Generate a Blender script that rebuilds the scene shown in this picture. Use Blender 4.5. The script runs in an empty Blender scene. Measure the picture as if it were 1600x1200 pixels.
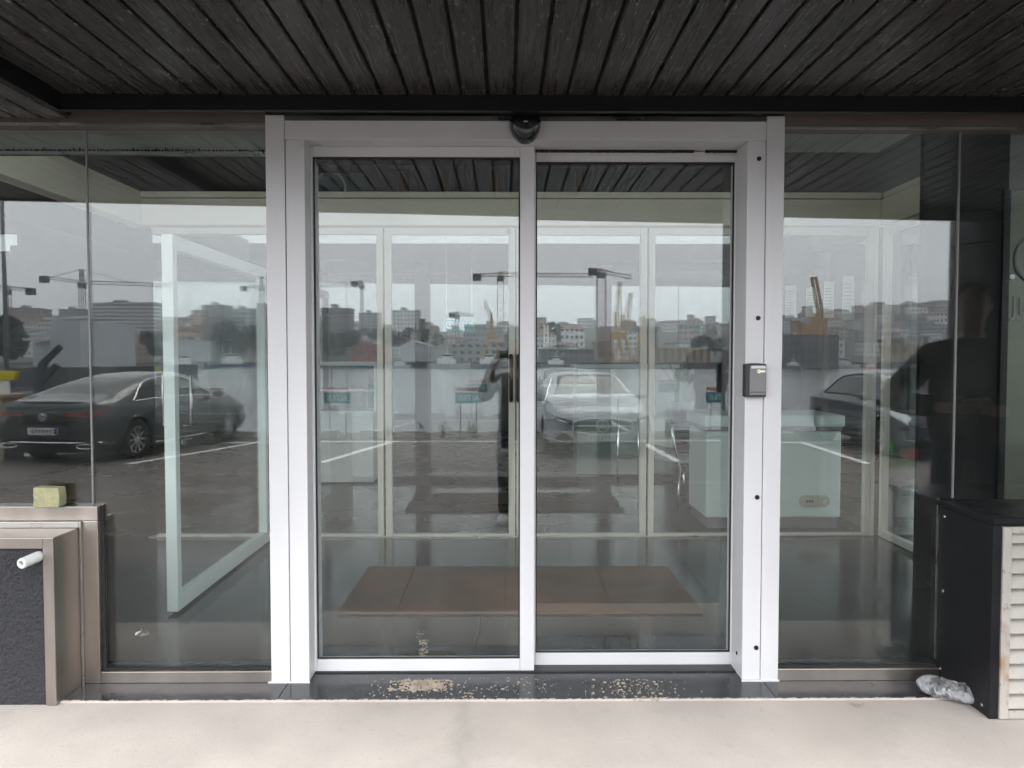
import bpy, bmesh, math, random
from mathutils import Vector, Matrix, Euler
R = math.radians
random.seed(11)
S = bpy.context.scene
COL = S.collection

# ------------------------------------------------------------------ camera
CAM_H, CAM_D, F = 1.40, 3.25, 1200.0          # height, distance to the facade, focal length in photo pixels
cd = bpy.data.cameras.new('camera'); cam = bpy.data.objects.new('camera', cd); COL.objects.link(cam)
cd.sensor_width = 36.0; cd.lens = 36.0 * F / 1600.0
cd.clip_start = 0.02; cd.clip_end = 6000
cam.location = (0, -CAM_D, CAM_H)
cam.rotation_euler = (R(90 - 2.05), 0, R(-0.48))
S.camera = cam
CM = cam.rotation_euler.to_matrix()

# ------------------------------------------------------------------ sky, sun, exposure (overcast day)
W = bpy.data.worlds.new('World'); S.world = W; W.use_nodes = True
nt = W.node_tree; nt.nodes.clear()
wo = nt.nodes.new('ShaderNodeOutputWorld'); bg = nt.nodes.new('ShaderNodeBackground')
sky = nt.nodes.new('ShaderNodeTexSky'); sky.sky_type = 'NISHITA'; sky.sun_disc = False
sky.sun_elevation = R(52); sky.sun_rotation = R(200); sky.dust_density = 4; sky.air_density = 1.2
hs = nt.nodes.new('ShaderNodeHueSaturation'); hs.inputs['Saturation'].default_value = 0.12
nt.links.new(sky.outputs[0], hs.inputs['Color'])
tc = nt.nodes.new('ShaderNodeTexCoord'); no = nt.nodes.new('ShaderNodeTexNoise')
no.inputs['Scale'].default_value = 2.2; no.inputs['Detail'].default_value = 4
mp = nt.nodes.new('ShaderNodeMapping'); mp.inputs['Scale'].default_value = (1, 1, 3.0)
nt.links.new(tc.outputs['Generated'], mp.inputs[0]); nt.links.new(mp.outputs[0], no.inputs['Vector'])
cr = nt.nodes.new('ShaderNodeValToRGB')
cr.color_ramp.elements[0].position = 0.3; cr.color_ramp.elements[0].color = (9.0, 9.4, 9.9, 1)
cr.color_ramp.elements[1].position = 0.75; cr.color_ramp.elements[1].color = (10.6, 10.9, 11.3, 1)
nt.links.new(no.outputs[0], cr.inputs[0])
mx = nt.nodes.new('ShaderNodeMix'); mx.data_type = 'RGBA'; mx.inputs[0].default_value = 0.85
nt.links.new(hs.outputs[0], mx.inputs[6]); nt.links.new(cr.outputs[0], mx.inputs[7])
nt.links.new(mx.outputs[2], bg.inputs[0]); bg.inputs[1].default_value = 0.1
nt.links.new(bg.outputs[0], wo.inputs[0])
sd = bpy.data.lights.new('sun', 'SUN'); sd.energy = 0.6; sd.angle = R(25); sd.color = (1, 0.97, 0.93)
sun = bpy.data.objects.new('sun', sd); COL.objects.link(sun)
sun.rotation_euler = (R(38), 0, R(20))
sun.location = (0, -20, 30)
S.view_settings.view_transform = 'Standard'; S.view_settings.look = 'None'
S.view_settings.gamma = 1.0; S.view_settings.use_curve_mapping = False
S.view_settings.exposure = 2.1
cy = S.cycles
cy.use_denoising = True
cy.max_bounces = 11; cy.transparent_max_bounces = 40; cy.glossy_bounces = 8; cy.diffuse_bounces = 3
cy.transmission_bounces = 10; cy.sample_clamp_indirect = 6.0
cy.volume_bounces = 1; cy.use_adaptive_sampling = False; cy.caustics_reflective = False; cy.caustics_refractive = False

# ------------------------------------------------------------------ photo pixel -> place
def ray(px, py):
    return CM @ Vector(((px - 800) / F, -(py - 600) / F, -1.0))
def P(px, py, D):
    """point seen at photo pixel on the vertical plane D metres from the camera, (x, z)"""
    d = ray(px, py); t = D / d.y
    return d.x * t, CAM_H + d.z * t
def X(px, D, py=557): return P(px, py, D)[0]
def Z(py, D, px=800): return P(px, py, D)[1]
def lot_z(y): return -0.16 - 0.02 * (-y - 3.25)
def G(px, py):
    """point of the car park that the facade glass mirrors at a photo pixel"""
    d = ray(px, py)
    # virtual depth D: z = h + dz/dy*D ; lot: -0.16-0.02*(D-6.5)
    k = d.z / d.y
    D = (CAM_H + 0.16 - 0.13) / (-k - 0.02)
    y = -(D - CAM_D)
    return Vector((d.x / d.y * D, y, lot_z(y)))
def V(px, py, D):
    """mirrored thing at path length D -> real place behind the camera"""
    x, z = P(px, py, D); return Vector((x, -(D - CAM_D), z))

# ------------------------------------------------------------------ object helpers
def tag(o, label=None, cat=None, group=None, kind=None):
    if label: o['label'] = label
    if cat: o['category'] = cat
    if group: o['group'] = group
    if kind: o['kind'] = kind
    return o
def empty(name, loc=(0, 0, 0), label=None, cat=None, group=None, rz=0, parent=None):
    o = bpy.data.objects.new(name, None); COL.objects.link(o); o.empty_display_size = 0.1
    o.location = loc; o.rotation_euler = (0, 0, rz)
    if parent: o.parent = parent
    return tag(o, label, cat, group)
def copy_tree(o, parent=None):
    c = o.copy(); COL.objects.link(c); c.parent = parent
    for ch in list(o.children): copy_tree(ch, c)
    return c

class MB:
    def __init__(s): s.v = []; s.f = []
    def add(s, vs, fs):
        n = len(s.v); s.v += [tuple(v) for v in vs]; s.f += [tuple(i + n for i in f) for f in fs]; return s
    def box(s, x0, x1, y0, y1, z0, z1):
        if x0 > x1: x0, x1 = x1, x0
        if y0 > y1: y0, y1 = y1, y0
        if z0 > z1: z0, z1 = z1, z0
        return s.add([(x0,y0,z0),(x1,y0,z0),(x1,y1,z0),(x0,y1,z0),(x0,y0,z1),(x1,y0,z1),(x1,y1,z1),(x0,y1,z1)],
                     [(3,2,1,0),(4,5,6,7),(0,1,5,4),(1,2,6,5),(2,3,7,6),(3,0,4,7)])
    def bar(s, a, b, w, h=None, up=(0, 0, 1)):
        a = Vector(a); b = Vector(b); d = (b - a).normalized(); up = Vector(up)
        if abs(d.dot(up)) > .98: up = Vector((1, 0, 0))
        u = d.cross(up).normalized() * w / 2; v = u.normalized().cross(d) * (h or w) / 2
        vs = [a-u-v, a+u-v, a+u+v, a-u+v, b-u-v, b+u-v, b+u+v, b-u+v]
        return s.add(vs, [(3,2,1,0),(4,5,6,7),(0,1,5,4),(1,2,6,5),(2,3,7,6),(3,0,4,7)])
    def tube(s, pts, r, n=8, closed=False):
        pts = [Vector(p) for p in pts]; rings = []
        rs = r if isinstance(r, (list, tuple)) else [r] * len(pts)
        m = len(pts); prev = None
        for i, p in enumerate(pts):
            if closed: d = pts[(i+1) % m] - pts[i-1]
            else: d = (pts[min(i+1, m-1)] - pts[max(i-1, 0)])
            d.normalize()
            if prev is None:
                up = Vector((0, 0, 1)) if abs(d.z) < .9 else Vector((1, 0, 0))
                u = d.cross(up).normalized()
            else:
                u = (prev - d * prev.dot(d)).normalized()
            prev = u; w = d.cross(u)
            rings.append([p + (u * math.cos(2*math.pi*k/n) + w * math.sin(2*math.pi*k/n)) * rs[i] for k in range(n)])
        base = len(s.v)
        for rg in rings: s.v += [tuple(q) for q in rg]
        for i in range(m if closed else m - 1):
            a = base + i * n; b = base + ((i + 1) % m) * n
            for k in range(n): s.f.append((a+k, a+(k+1) % n, b+(k+1) % n, b+k))
        if not closed:
            s.f.append(tuple(base + k for k in reversed(range(n)))); s.f.append(tuple(base + (m-1)*n + k for k in range(n)))
        return s
    def prism(s, poly, y0, y1, ax='y'):
        """poly in (x,z) extruded along y (or (x,y) along z for ax='z', (y,z) along x)"""
        n = len(poly)
        def mk(p, t): return {'y': (p[0], t, p[1]), 'z': (p[0], p[1], t), 'x': (t, p[0], p[1])}[ax]
        vs = [mk(p, y0) for p in poly] + [mk(p, y1) for p in poly]
        fs = [tuple(range(n)), tuple(reversed(range(n, 2*n)))]
        fs += [(i, n+i, n+(i+1) % n, (i+1) % n) for i in range(n)]
        return s.add(vs, fs)
    def lathe(s, prof, n=24, c=(0, 0, 0), ax='z', a0=0, a1=2*math.pi):
        full = abs(a1 - a0 - 2*math.pi) < 1e-6; m = n if full else n + 1; base = len(s.v)
        for i in range(m):
            a = a0 + (a1 - a0) * i / n
            for r, h in prof:
                p = {'z': (r*math.cos(a), r*math.sin(a), h), 'y': (r*math.cos(a), h, r*math.sin(a)), 'x': (h, r*math.cos(a), r*math.sin(a))}[ax]
                s.v.append((p[0]+c[0], p[1]+c[1], p[2]+c[2]))
        k = len(prof)
        for i in range(n):
            j = (i + 1) % m
            for q in range(k - 1): s.f.append((base+i*k+q, base+j*k+q, base+j*k+q+1, base+i*k+q+1))
        return s
    def blob(s, c, rx, ry, rz, n=10, m=7, seed=0, rough=0):
        rn = random.Random(seed); base = len(s.v)
        for i in range(m + 1):
            t = math.pi * i / m
            for k in range(n):
                a = 2*math.pi*k/n; q = 1 + rough * (rn.random() - .5)
                s.v.append((c[0]+rx*q*math.sin(t)*math.cos(a), c[1]+ry*q*math.sin(t)*math.sin(a), c[2]+rz*q*math.cos(t)))
        for i in range(m):
            for k in range(n):
                a = base+i*n+k; b = base+i*n+(k+1) % n
                s.f.append((a, a+n, b+n, b))
        return s
    def mesh(s, name, smooth=False, fix=True):
        me = bpy.data.meshes.new(name); me.from_pydata(s.v, [], s.f)
        if fix:
            bm = bmesh.new(); bm.from_mesh(me); bmesh.ops.recalc_face_normals(bm, faces=bm.faces); bm.to_mesh(me); bm.free()
        if smooth:
            me.polygons.foreach_set('use_smooth', [True] * len(me.polygons))
        me.update(); return me
    def build(s, name, mat, parent=None, smooth=False, bevel=0, seg=2, loc=None, origin=None, fix=True):
        if origin is not None:
            o3 = Vector(origin); s.v = [tuple(Vector(v) - o3) for v in s.v]; loc = origin
        me = s.mesh(name, smooth, fix)
        if mat: me.materials.append(mat)
        o = bpy.data.objects.new(name, me); COL.objects.link(o)
        if parent: o.parent = parent
        if loc is not None: o.location = loc
        if bevel:
            b = o.modifiers.new('bevel', 'BEVEL'); b.width = bevel; b.segments = seg; b.limit_method = 'ANGLE'; b.angle_limit = R(40)
            b.harden_normals = False
        return o
def box(name, mat, x0, x1, y0, y1, z0, z1, parent=None, bevel=0, seg=2):
    return MB().box(x0, x1, y0, y1, z0, z1).build(name, mat, parent, bevel=bevel, seg=seg)
def text(name, body, size, mat, parent=None, loc=(0,0,0), rot=(0,0,0), depth=0.002, align='CENTER', sx=1):
    cu = bpy.data.curves.new(name, 'FONT'); cu.body = body; cu.size = size; cu.extrude = depth
    cu.align_x = align; cu.align_y = 'CENTER'
    t = bpy.data.objects.new(name + '_c', cu); COL.objects.link(t)
    dg = bpy.context.evaluated_depsgraph_get(); me = bpy.data.meshes.new_from_object(t.evaluated_get(dg))
    bpy.data.objects.remove(t)
    me.materials.clear(); me.materials.append(mat)
    o = bpy.data.objects.new(name, me); COL.objects.link(o); o.parent = parent
    o.location = loc; o.rotation_euler = rot; o.scale = (sx, 1, 1)
    return o

# ------------------------------------------------------------------ materials
def mat(name, col, rough=.5, metal=0, var=0.0, vscale=8, bump=0, bscale=60, col2=None, spec=.5, stretch=(1,1,1), rvar=0, coat=0, detail=6, bdist=.01):
    m = bpy.data.materials.new(name); m.use_nodes = True; t = m.node_tree; b = t.nodes['Principled BSDF']
    b.inputs['Base Color'].default_value = (*col, 1); b.inputs['Roughness'].default_value = rough
    b.inputs['Metallic'].default_value = metal; b.inputs['Specular IOR Level'].default_value = spec
    b.inputs['Coat Weight'].default_value = coat
    if var or bump or col2 or rvar:
        tc = t.nodes.new('ShaderNodeTexCoord'); mp = t.nodes.new('ShaderNodeMapping'); mp.inputs['Scale'].default_value = stretch
        t.links.new(tc.outputs['Object'], mp.inputs[0])
    if var or col2 or rvar:
        n = t.nodes.new('ShaderNodeTexNoise'); n.inputs['Scale'].default_value = vscale; n.inputs['Detail'].default_value = detail
        t.links.new(mp.outputs[0], n.inputs['Vector'])
        if var or col2:
            r = t.nodes.new('ShaderNodeValToRGB'); c2 = col2 or tuple(max(0, c * (1 - var)) for c in col)
            c1 = col if col2 else tuple(min(1, c * (1 + var)) for c in col)
            r.color_ramp.elements[0].position = .33; r.color_ramp.elements[1].position = .68
            r.color_ramp.elements[0].color = (*c2, 1); r.color_ramp.elements[1].color = (*c1, 1)
            t.links.new(n.outputs[0], r.inputs[0]); t.links.new(r.outputs[0], b.inputs['Base Color'])
        if rvar:
            mr = t.nodes.new('ShaderNodeMapRange'); mr.inputs[1].default_value = .3; mr.inputs[2].default_value = .7
            mr.inputs[3].default_value = max(.02, rough - rvar); mr.inputs[4].default_value = min(1, rough + rvar)
            t.links.new(n.outputs[0], mr.inputs[0]); t.links.new(mr.outputs[0], b.inputs['Roughness'])
    if bump:
        n2 = t.nodes.new('ShaderNodeTexNoise'); n2.inputs['Scale'].default_value = bscale; n2.inputs['Detail'].default_value = 8
        t.links.new(mp.outputs[0], n2.inputs['Vector'])
        bp = t.nodes.new('ShaderNodeBump'); bp.inputs['Strength'].default_value = bump; bp.inputs['Distance'].default_value = bdist
        t.links.new(n2.outputs[0], bp.inputs['Height']); t.links.new(bp.outputs[0], b.inputs['Normal'])
    return m
def glass_mat(name, tint=(.93, .965, .95), f0=.05, rough=0.0, tilt=0):
    """thin pane: light goes straight through, a Schlick share of it is mirrored at each face"""
    m = bpy.data.materials.new(name); m.use_nodes = True; t = m.node_tree; t.nodes.clear()
    o = t.nodes.new('ShaderNodeOutputMaterial'); mixs = t.nodes.new('ShaderNodeMixShader')
    tr = t.nodes.new('ShaderNodeBsdfTransparent'); tr.inputs[0].default_value = (*tint, 1)
    gl = t.nodes.new('ShaderNodeBsdfGlossy'); gl.inputs['Roughness'].default_value = rough; gl.inputs[0].default_value = (1, 1, 1, 1)
    ge = t.nodes.new('ShaderNodeNewGeometry'); dt = t.nodes.new('ShaderNodeVectorMath'); dt.operation = 'DOT_PRODUCT'
    t.links.new(ge.outputs['Normal'], dt.inputs[0]); t.links.new(ge.outputs['Incoming'], dt.inputs[1])
    ab = t.nodes.new('ShaderNodeMath'); ab.operation = 'ABSOLUTE'; t.links.new(dt.outputs['Value'], ab.inputs[0])
    su = t.nodes.new('ShaderNodeMath'); su.operation = 'SUBTRACT'; su.inputs[0].default_value = 1; t.links.new(ab.outputs[0], su.inputs[1])
    pw = t.nodes.new('ShaderNodeMath'); pw.operation = 'POWER'; pw.inputs[1].default_value = 5; t.links.new(su.outputs[0], pw.inputs[0])
    ma = t.nodes.new('ShaderNodeMath'); ma.operation = 'MULTIPLY_ADD'; ma.inputs[1].default_value = 1 - f0; ma.inputs[2].default_value = f0
    t.links.new(pw.outputs[0], ma.inputs[0])
    t.links.new(ma.outputs[0], mixs.inputs[0]); t.links.new(tr.outputs[0], mixs.inputs[1]); t.links.new(gl.outputs[0], mixs.inputs[2])
    tcg = t.nodes.new('ShaderNodeTexCoord'); nz = t.nodes.new('ShaderNodeTexNoise'); nz.inputs['Scale'].default_value = 2.0; nz.inputs['Detail'].default_value = 1
    t.links.new(tcg.outputs['Object'], nz.inputs['Vector']); bpn = t.nodes.new('ShaderNodeBump'); bpn.inputs['Strength'].default_value = 1; bpn.inputs['Distance'].default_value = .0002
    t.links.new(nz.outputs[0], bpn.inputs['Height']); t.links.new(bpn.outputs[0], gl.inputs['Normal'])
    # a trace of dust and wipe marks
    mpd = t.nodes.new('ShaderNodeMapping'); mpd.inputs['Scale'].default_value = (1, 1, .45); t.links.new(tcg.outputs['Object'], mpd.inputs[0])
    nd = t.nodes.new('ShaderNodeTexNoise'); nd.inputs['Scale'].default_value = 5; nd.inputs['Detail'].default_value = 7; t.links.new(mpd.outputs[0], nd.inputs['Vector'])
    md = t.nodes.new('ShaderNodeMapRange'); md.inputs[1].default_value = .45; md.inputs[2].default_value = .8; md.inputs[3].default_value = 0; md.inputs[4].default_value = .02; t.links.new(nd.outputs[0], md.inputs[0])
    df = t.nodes.new('ShaderNodeBsdfDiffuse'); df.inputs[0].default_value = (.6, .6, .58, 1); m2_ = t.nodes.new('ShaderNodeMixShader')
    t.links.new(md.outputs[0], m2_.inputs[0]); t.links.new(mixs.outputs[0], m2_.inputs[1]); t.links.new(df.outputs[0], m2_.inputs[2])
    t.links.new(m2_.outputs[0], o.inputs[0]); return m
M = {}
M['glass'] = glass_mat('facade_glass', (.945, .97, .96), .064)
M['glass_in'] = glass_mat('inner_glass', (.955, .975, .967), .064)
M['alu'] = mat('white_aluminium', (.655, .645, .655), .34, var=.045, vscale=2.2, stretch=(1.5, 1.5, .35), bump=.02, bscale=150, rvar=.10)
M['alu_in'] = mat('cream_frame', (.68, .64, .56), .35, var=.03, vscale=4)
M['steel'] = mat('brushed_stainless', (.42, .375, .34), .34, metal=1, var=.14, vscale=5, stretch=(1, 1, .25), rvar=.08)
M['steel_cool'] = mat('stainless', (.40, .39, .37), .3, metal=1, var=.06, vscale=6, rvar=.06)
M['bronze'] = mat('bronze_anodised', (.15, .122, .105), .42, metal=.25, var=.1, vscale=6)
M['black'] = mat('black_metal', (.010, .010, .012), .38, var=.2, vscale=9, rvar=.1, spec=.25)
M['beam'] = mat('black_trim', (.006, .006, .007), .35, var=.2, spec=.15)
M['rubber'] = mat('rubber', (.012, .012, .012), .7)
M['brush'] = mat('brush_seal', (.01, .01, .01), .9)
M['dome'] = mat('black_gloss', (.008, .008, .009), .12)
M['grey_plastic'] = mat('grey_plastic', (.20, .195, .195), .4, var=.03)
M['dark_plastic'] = mat('dark_plastic', (.02, .02, .021), .45)
M['white'] = mat('white_paint', (.66, .66, .65), .45, var=.03)
M['brass'] = mat('pale_brass', (.8, .68, .58), .35, metal=.6)
M['chrome'] = mat('chrome', (.8, .8, .8), .12, metal=1)
M['teal'] = mat('teal_board', (.02, .23, .25), .45, var=.05)
M['teal_light'] = mat('teal_sign', (.03, .42, .50), .45, var=.05)
M['red'] = mat('red_board', (.42, .05, .03), .5)
M['white_text'] = mat('white_lettering', (.8, .82, .82), .5)
M['black_text'] = mat('black_lettering', (.03, .03, .03), .6)
M['paper'] = mat('paper', (.78, .80, .78), .7, var=.02)
M['skin'] = mat('skin', (.32, .19, .135), .5, var=.08, vscale=20)
M['stucco'] = mat('charcoal_stucco', (.045, .045, .050), .85, vscale=130, bump=1.0, bscale=70, col2=(.020, .020, .024), bdist=.03)
# --- surfaces with more than one pattern
def nodes(m): return m.node_tree.nodes, m.node_tree.links, m.node_tree.nodes['Principled BSDF']
def speckle(m, scale, lo, hi, col, stretch=(1, 1, 1), amount=1.0, rough=None):
    """small spots of another colour over whatever drives the base colour"""
    N, L, b = nodes(m)
    tc = N.new('ShaderNodeTexCoord'); mp = N.new('ShaderNodeMapping'); mp.inputs['Scale'].default_value = stretch
    L.new(tc.outputs['Object'], mp.inputs[0])
    n = N.new('ShaderNodeTexNoise'); n.inputs['Scale'].default_value = scale; n.inputs['Detail'].default_value = 3
    L.new(mp.outputs[0], n.inputs['Vector'])
    r = N.new('ShaderNodeMapRange'); r.inputs[1].default_value = lo; r.inputs[2].default_value = hi; r.inputs[4].default_value = amount
    L.new(n.outputs[0], r.inputs[0])
    mx = N.new('ShaderNodeMix'); mx.data_type = 'RGBA'; mx.inputs[7].default_value = (*col, 1)
    L.new(r.outputs[0], mx.inputs[0])
    if b.inputs['Base Color'].links: L.new(b.inputs['Base Color'].links[0].from_socket, mx.inputs[6])
    else: mx.inputs[6].default_value = b.inputs['Base Color'].default_value
    L.new(mx.outputs[2], b.inputs['Base Color'])
    return r
M['plank'] = mat('stained_soffit_board', (.050, .042, .039), .30, var=.35, vscale=5, stretch=(22, .5, 1), bump=.03, bscale=18, rvar=.12, col2=(.038, .032, .030))
speckle(M['plank'], 80, .65, .69, (.34, .33, .32), (1, .35, 1), .9)  # pale specks: water drops, with their highlights painted into the colour
#speckle(M['plank'], 46, .66, .74, (.022, .018, .017), (1.6, .35, 1), .5)
M['plank_b'] = mat('stained_soffit_board_dark', (.043, .037, .035), .30, var=.35, vscale=5, stretch=(24, .5, 1), bump=.03, bscale=18, rvar=.12, col2=(.033, .029, .028))
speckle(M['plank_b'], 80, .645, .69, (.36, .35, .34), (1, .25, 1), .9)  # drops and wet highlights painted into these boards too
M['void'] = mat('dark_backing', (.006, .006, .006), .9)
M['concrete'] = mat('pale_concrete', (.53, .475, .43), .8, vscale=2.6, bump=.25, bscale=260, col2=(.43, .385, .35))
speckle(M['concrete'], 110, .58, .66, (.26, .24, .22), amount=.28)
speckle(M['concrete'], 14, .60, .72, (.36, .33, .30), amount=.3)
speckle(M['concrete'], 1.1, .55, .75, (.50, .44, .38), amount=.5)
N_, L_, b_ = nodes(M['concrete'])      # a dirt streak running out from the doors
tcx = N_.new('ShaderNodeTexCoord'); sp = N_.new('ShaderNodeSeparateXYZ'); L_.new(tcx.outputs['Object'], sp.inputs[0])
nn = N_.new('ShaderNodeTexNoise'); nn.inputs['Scale'].default_value = 9; L_.new(tcx.outputs['Object'], nn.inputs['Vector'])
m1 = N_.new('ShaderNodeMath'); m1.operation = 'MULTIPLY_ADD'; m1.inputs[1].default_value = .16; L_.new(nn.outputs[0], m1.inputs[0]); L_.new(sp.outputs[0], m1.inputs[2])
m2 = N_.new('ShaderNodeMath'); m2.operation = 'ADD'; m2.inputs[1].default_value = .085; L_.new(m1.outputs[0], m2.inputs[0])
m3 = N_.new('ShaderNodeMath'); m3.operation = 'ABSOLUTE'; L_.new(m2.outputs[0], m3.inputs[0])
m4 = N_.new('ShaderNodeMapRange'); m4.inputs[1].default_value = .06; m4.inputs[2].default_value = .0; m4.inputs[4].default_value = .35; L_.new(m3.outputs[0], m4.inputs[0])
mxx = N_.new('ShaderNodeMix'); mxx.data_type = 'RGBA'; mxx.inputs[7].default_value = (.29, .27, .255, 1)
L_.new(b_.inputs['Base Color'].links[0].from_socket, mxx.inputs[6]); L_.new(m4.outputs[0], mxx.inputs[0]); L_.new(mxx.outputs[2], b_.inputs['Base Color'])
M['slab'] = mat('black_polished_stone', (.030, .031, .036), .22, var=.15, vscale=14, rvar=.06)
speckle(M['slab'], 120, .70, .78, (.22, .21, .20), amount=.5)
M['floor'] = mat('grey_floor', (.030, .032, .032), .15, var=.10, vscale=2.2, rvar=.07)
speckle(M['floor'], 60, .72, .80, (.10, .10, .095), amount=.5)
M['hall_floor'] = mat('hall_floor', (.065, .05, .038), .28, var=.12, vscale=1.5, rvar=.06)
M['mat'] = mat('coir', (.30, .135, .068), .95, vscale=1.3, bump=1.0, bscale=240, col2=(.125, .088, .066))
speckle(M['mat'], 300, .58, .7, (.36, .25, .17), amount=.5)
M['asphalt'] = mat('wet_asphalt', (.13, .108, .092), .72, vscale=.35, bump=.08, bscale=120, col2=(.095, .080, .070), rvar=.08)
speckle(M['asphalt'], 45, .58, .68, (.15, .13, .115), amount=.2)
M['line'] = mat('road_paint', (.78, .78, .76), .6, var=.1, vscale=12)
M['water'] = mat('harbour_water', (.09, .105, .115), .22, bump=.35, bscale=.9, spec=.4)
M['ceiling'] = mat('hall_ceiling', (.05, .052, .05), .7, var=.1)
M['ceiling_pale'] = mat('pale_ceiling_tile', (.42, .44, .42), .7, var=.04)
M['wall'] = mat('hall_wall', (.085, .085, .085), .7, var=.05, vscale=1.5)
M['bulk'] = mat('cream_bulkhead', (.84, .80, .66), .45, var=.04, vscale=2)
M['freezer'] = mat('freezer_enamel', (.82, .91, .89), .3, var=.02, vscale=3)

def st(o): return tag(o, kind='structure')
# ================================================================= ground
st(box('pavement', M['concrete'], -9, 9, -.70, .02, -.35, 0.0, bevel=.004))
M['added_paving'] = mat('added_dark_paving', (.085, .083, .080), .7, var=.15, vscale=3, bump=.2, bscale=120)  # out-of-view dark slabs, added to dim the mirrored pavement and soffit bounce
pv0 = tag(empty('added_dark_paving', (0, 0, 0)), kind='structure'); xq = -9.0
while xq < 9: box('added_paving_slab', M['added_paving'], xq, xq + .596, -1.82, -.704, -.35, -.001, pv0, bevel=.003); xq += .6
lot = MB(); ys = [-1.82, -3.25, -6, -10, -14.6]
lot.add([(x, y, lot_z(y)) for y in ys for x in (-40, 40)], [(2*i, 2*i+1, 2*i+3, 2*i+2) for i in range(len(ys)-1)])
lot.add([(-40, -14.6, lot_z(-14.6)), (40, -14.6, lot_z(-14.6)), (40, -14.6, -6), (-40, -14.6, -6)], [(0, 1, 2, 3)])
st(lot.build('car_park', M['asphalt']))
wt = MB().add([(-2500, -14.5, -3.2), (2500, -14.5, -3.2), (2500, -2600, -3.2), (-2500, -2600, -3.2)], [(0, 1, 2, 3)])
st(wt.build('water', M['water']))
gb = MB().add([(-60, 12, -.4), (60, 12, -.4), (60, -1.7, -.4), (-60, -1.7, -.4)], [(0, 1, 2, 3)]); st(gb.build('ground', M['asphalt']))
# parking lines
def stripe(a, b, w=.14):
    a = G(*a); b = G(*b); d = (b - a).normalized(); n = Vector((-d.y, d.x, 0)) * w / 2
    vs = []
    for p in (a, b):
        for s in (-1, 1): vs.append(p + n * s + Vector((0, 0, .006)))
    o = MB().add(vs, [(0, 1, 3, 2)]).build('parking_line', M['line']); return st(o)
for a, b in (((495, 727), (615, 691)), ((1003, 692), (1068, 727)), ((1255, 692), (1360, 726)), ((197, 727), (402, 692)),
             ((-30, 720), (170, 698)), ((180, 692.4), (1560, 692.4)), ((790, 727), (800, 693))):
    stripe(a, b)
# threshold of black polished stone (three slabs with open joints)
sl = [(-1.80, X(440, 3.2), 0), (X(440, 3.2) + .003, X(1203, 3.2), 0), (X(1203, 3.2) + .003, 1.88, 0)]
thr = tag(empty('threshold', (0, 0, 0)), kind='structure')
for a, b, _ in sl: box('stone_slab', M['slab'], a, b, -.175, .23, -.03, .006, thr, bevel=.002)
# ================================================================= entrance floor inside
fl = tag(box('vestibule_floor', M['floor'], -5.5, 5.5, .232, 2.70, -.05, .004), kind='structure')
hf = tag(box('hall_floor', M['hall_floor'], -7, 7, 2.702, 11.0, -.05, .004), kind='structure')
# ================================================================= canopy
def edge_y(x): return -1.87 - .103 * x
ZS, ZL, XS = 2.447, 2.384, -1.775
can = empty('canopy', (0, -.9, ZS), 'low entrance canopy lined with dark weathered boards', 'canopy')
def cp(o):
    o.location = o.location - can.location; o.parent = can; return o
PW = .1065
def plank(x0, x1, y1, z, i):
    g = .0065; x0 += g; x1 -= g; ye0, ye1 = edge_y(x0) + .02, edge_y(x1) + .02; t = .018; c = .004
    m = MB()
    prof = [(x0, t), (x0, c), (x0 + c, 0), (x1 - c, 0), (x1, c), (x1, t)]
    vs = []
    for q, (px_, h) in enumerate(prof): vs.append((px_, (ye0 if q < 3 else ye1), z + h))
    for px_, h in prof: vs.append((px_, y1, z + h))
    n = 6
    m.add(vs, [tuple(range(n)), tuple(reversed(range(n, 2*n)))] + [(k, n+k, n+(k+1) % n, (k+1) % n) for k in range(n)])
    rn = random.Random(i); 
    o = m.build('board', M['plank'] if rn.random() < .6 else M['plank_b'], origin=(0, -.9 + rn.random() * 0, z))
    cp(o)
x = XS; i = 0
while x < 4.6: plank(x, x + PW, -.125, ZS + random.uniform(-.0012, .0012), i); x += PW; i += 1
x = XS - .03
while x > -4.6: plank(x - PW, x, -.02, ZL + random.uniform(-.0012, .0012), i); x -= PW; i += 1
def slabtop(z, x0, x1, y1, name, m_):
    vs = [(x0, edge_y(x0), z), (x1, edge_y(x1), z), (x1, y1, z), (x0, y1, z)]
    vs += [(a, b, z + .012) for a, b, c in vs]
    o = MB().add(vs, [(3,2,1,0),(4,5,6,7),(0,1,5,4),(1,2,6,5),(2,3,7,6),(3,0,4,7)]).build(name, m_); return cp(o)
slabtop(ZS + .0195, XS, 4.6, -.1, 'backing', M['void']); slabtop(ZL + .0195, -4.6, XS - .03, .0, 'backing', M['void'])
# roof body and edge fascia
vs = []
for zz in (ZS + .045, ZS + .20):
    vs += [(-4.6, edge_y(-4.6), zz), (4.6, edge_y(4.6), zz), (4.6, -.02, zz), (-4.6, -.02, zz)]
cp(MB().add(vs, [(3,2,1,0),(4,5,6,7),(0,1,5,4),(1,2,6,5),(2,3,7,6),(3,0,4,7)]).build('roof_slab', M['black']))
vs = []
for off in (-.02, .02):
    for xx in (-4.6, 4.6):
        for zz in (ZL - .01, ZS + .22): vs.append((xx, edge_y(xx) + off, zz))
cp(MB().add(vs, [(0,1,3,2),(4,6,7,5),(0,4,5,1),(2,3,7,6),(0,2,6,4),(1,5,7,3)]).build('fascia', M['beam']))
cp(box('trim_strip', M['beam'], XS - .02, 4.6, -.135, -.105, ZL, ZS + .018, bevel=.002))
cp(box('trim_strip', M['beam'], XS - .028, XS - .002, edge_y(XS) + .03, -.137, ZL - .002, ZS + .018))
cp(box('trim_strip', M['beam'], XS, 4.6, -.104, .02, 2.42, 2.45))
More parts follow.
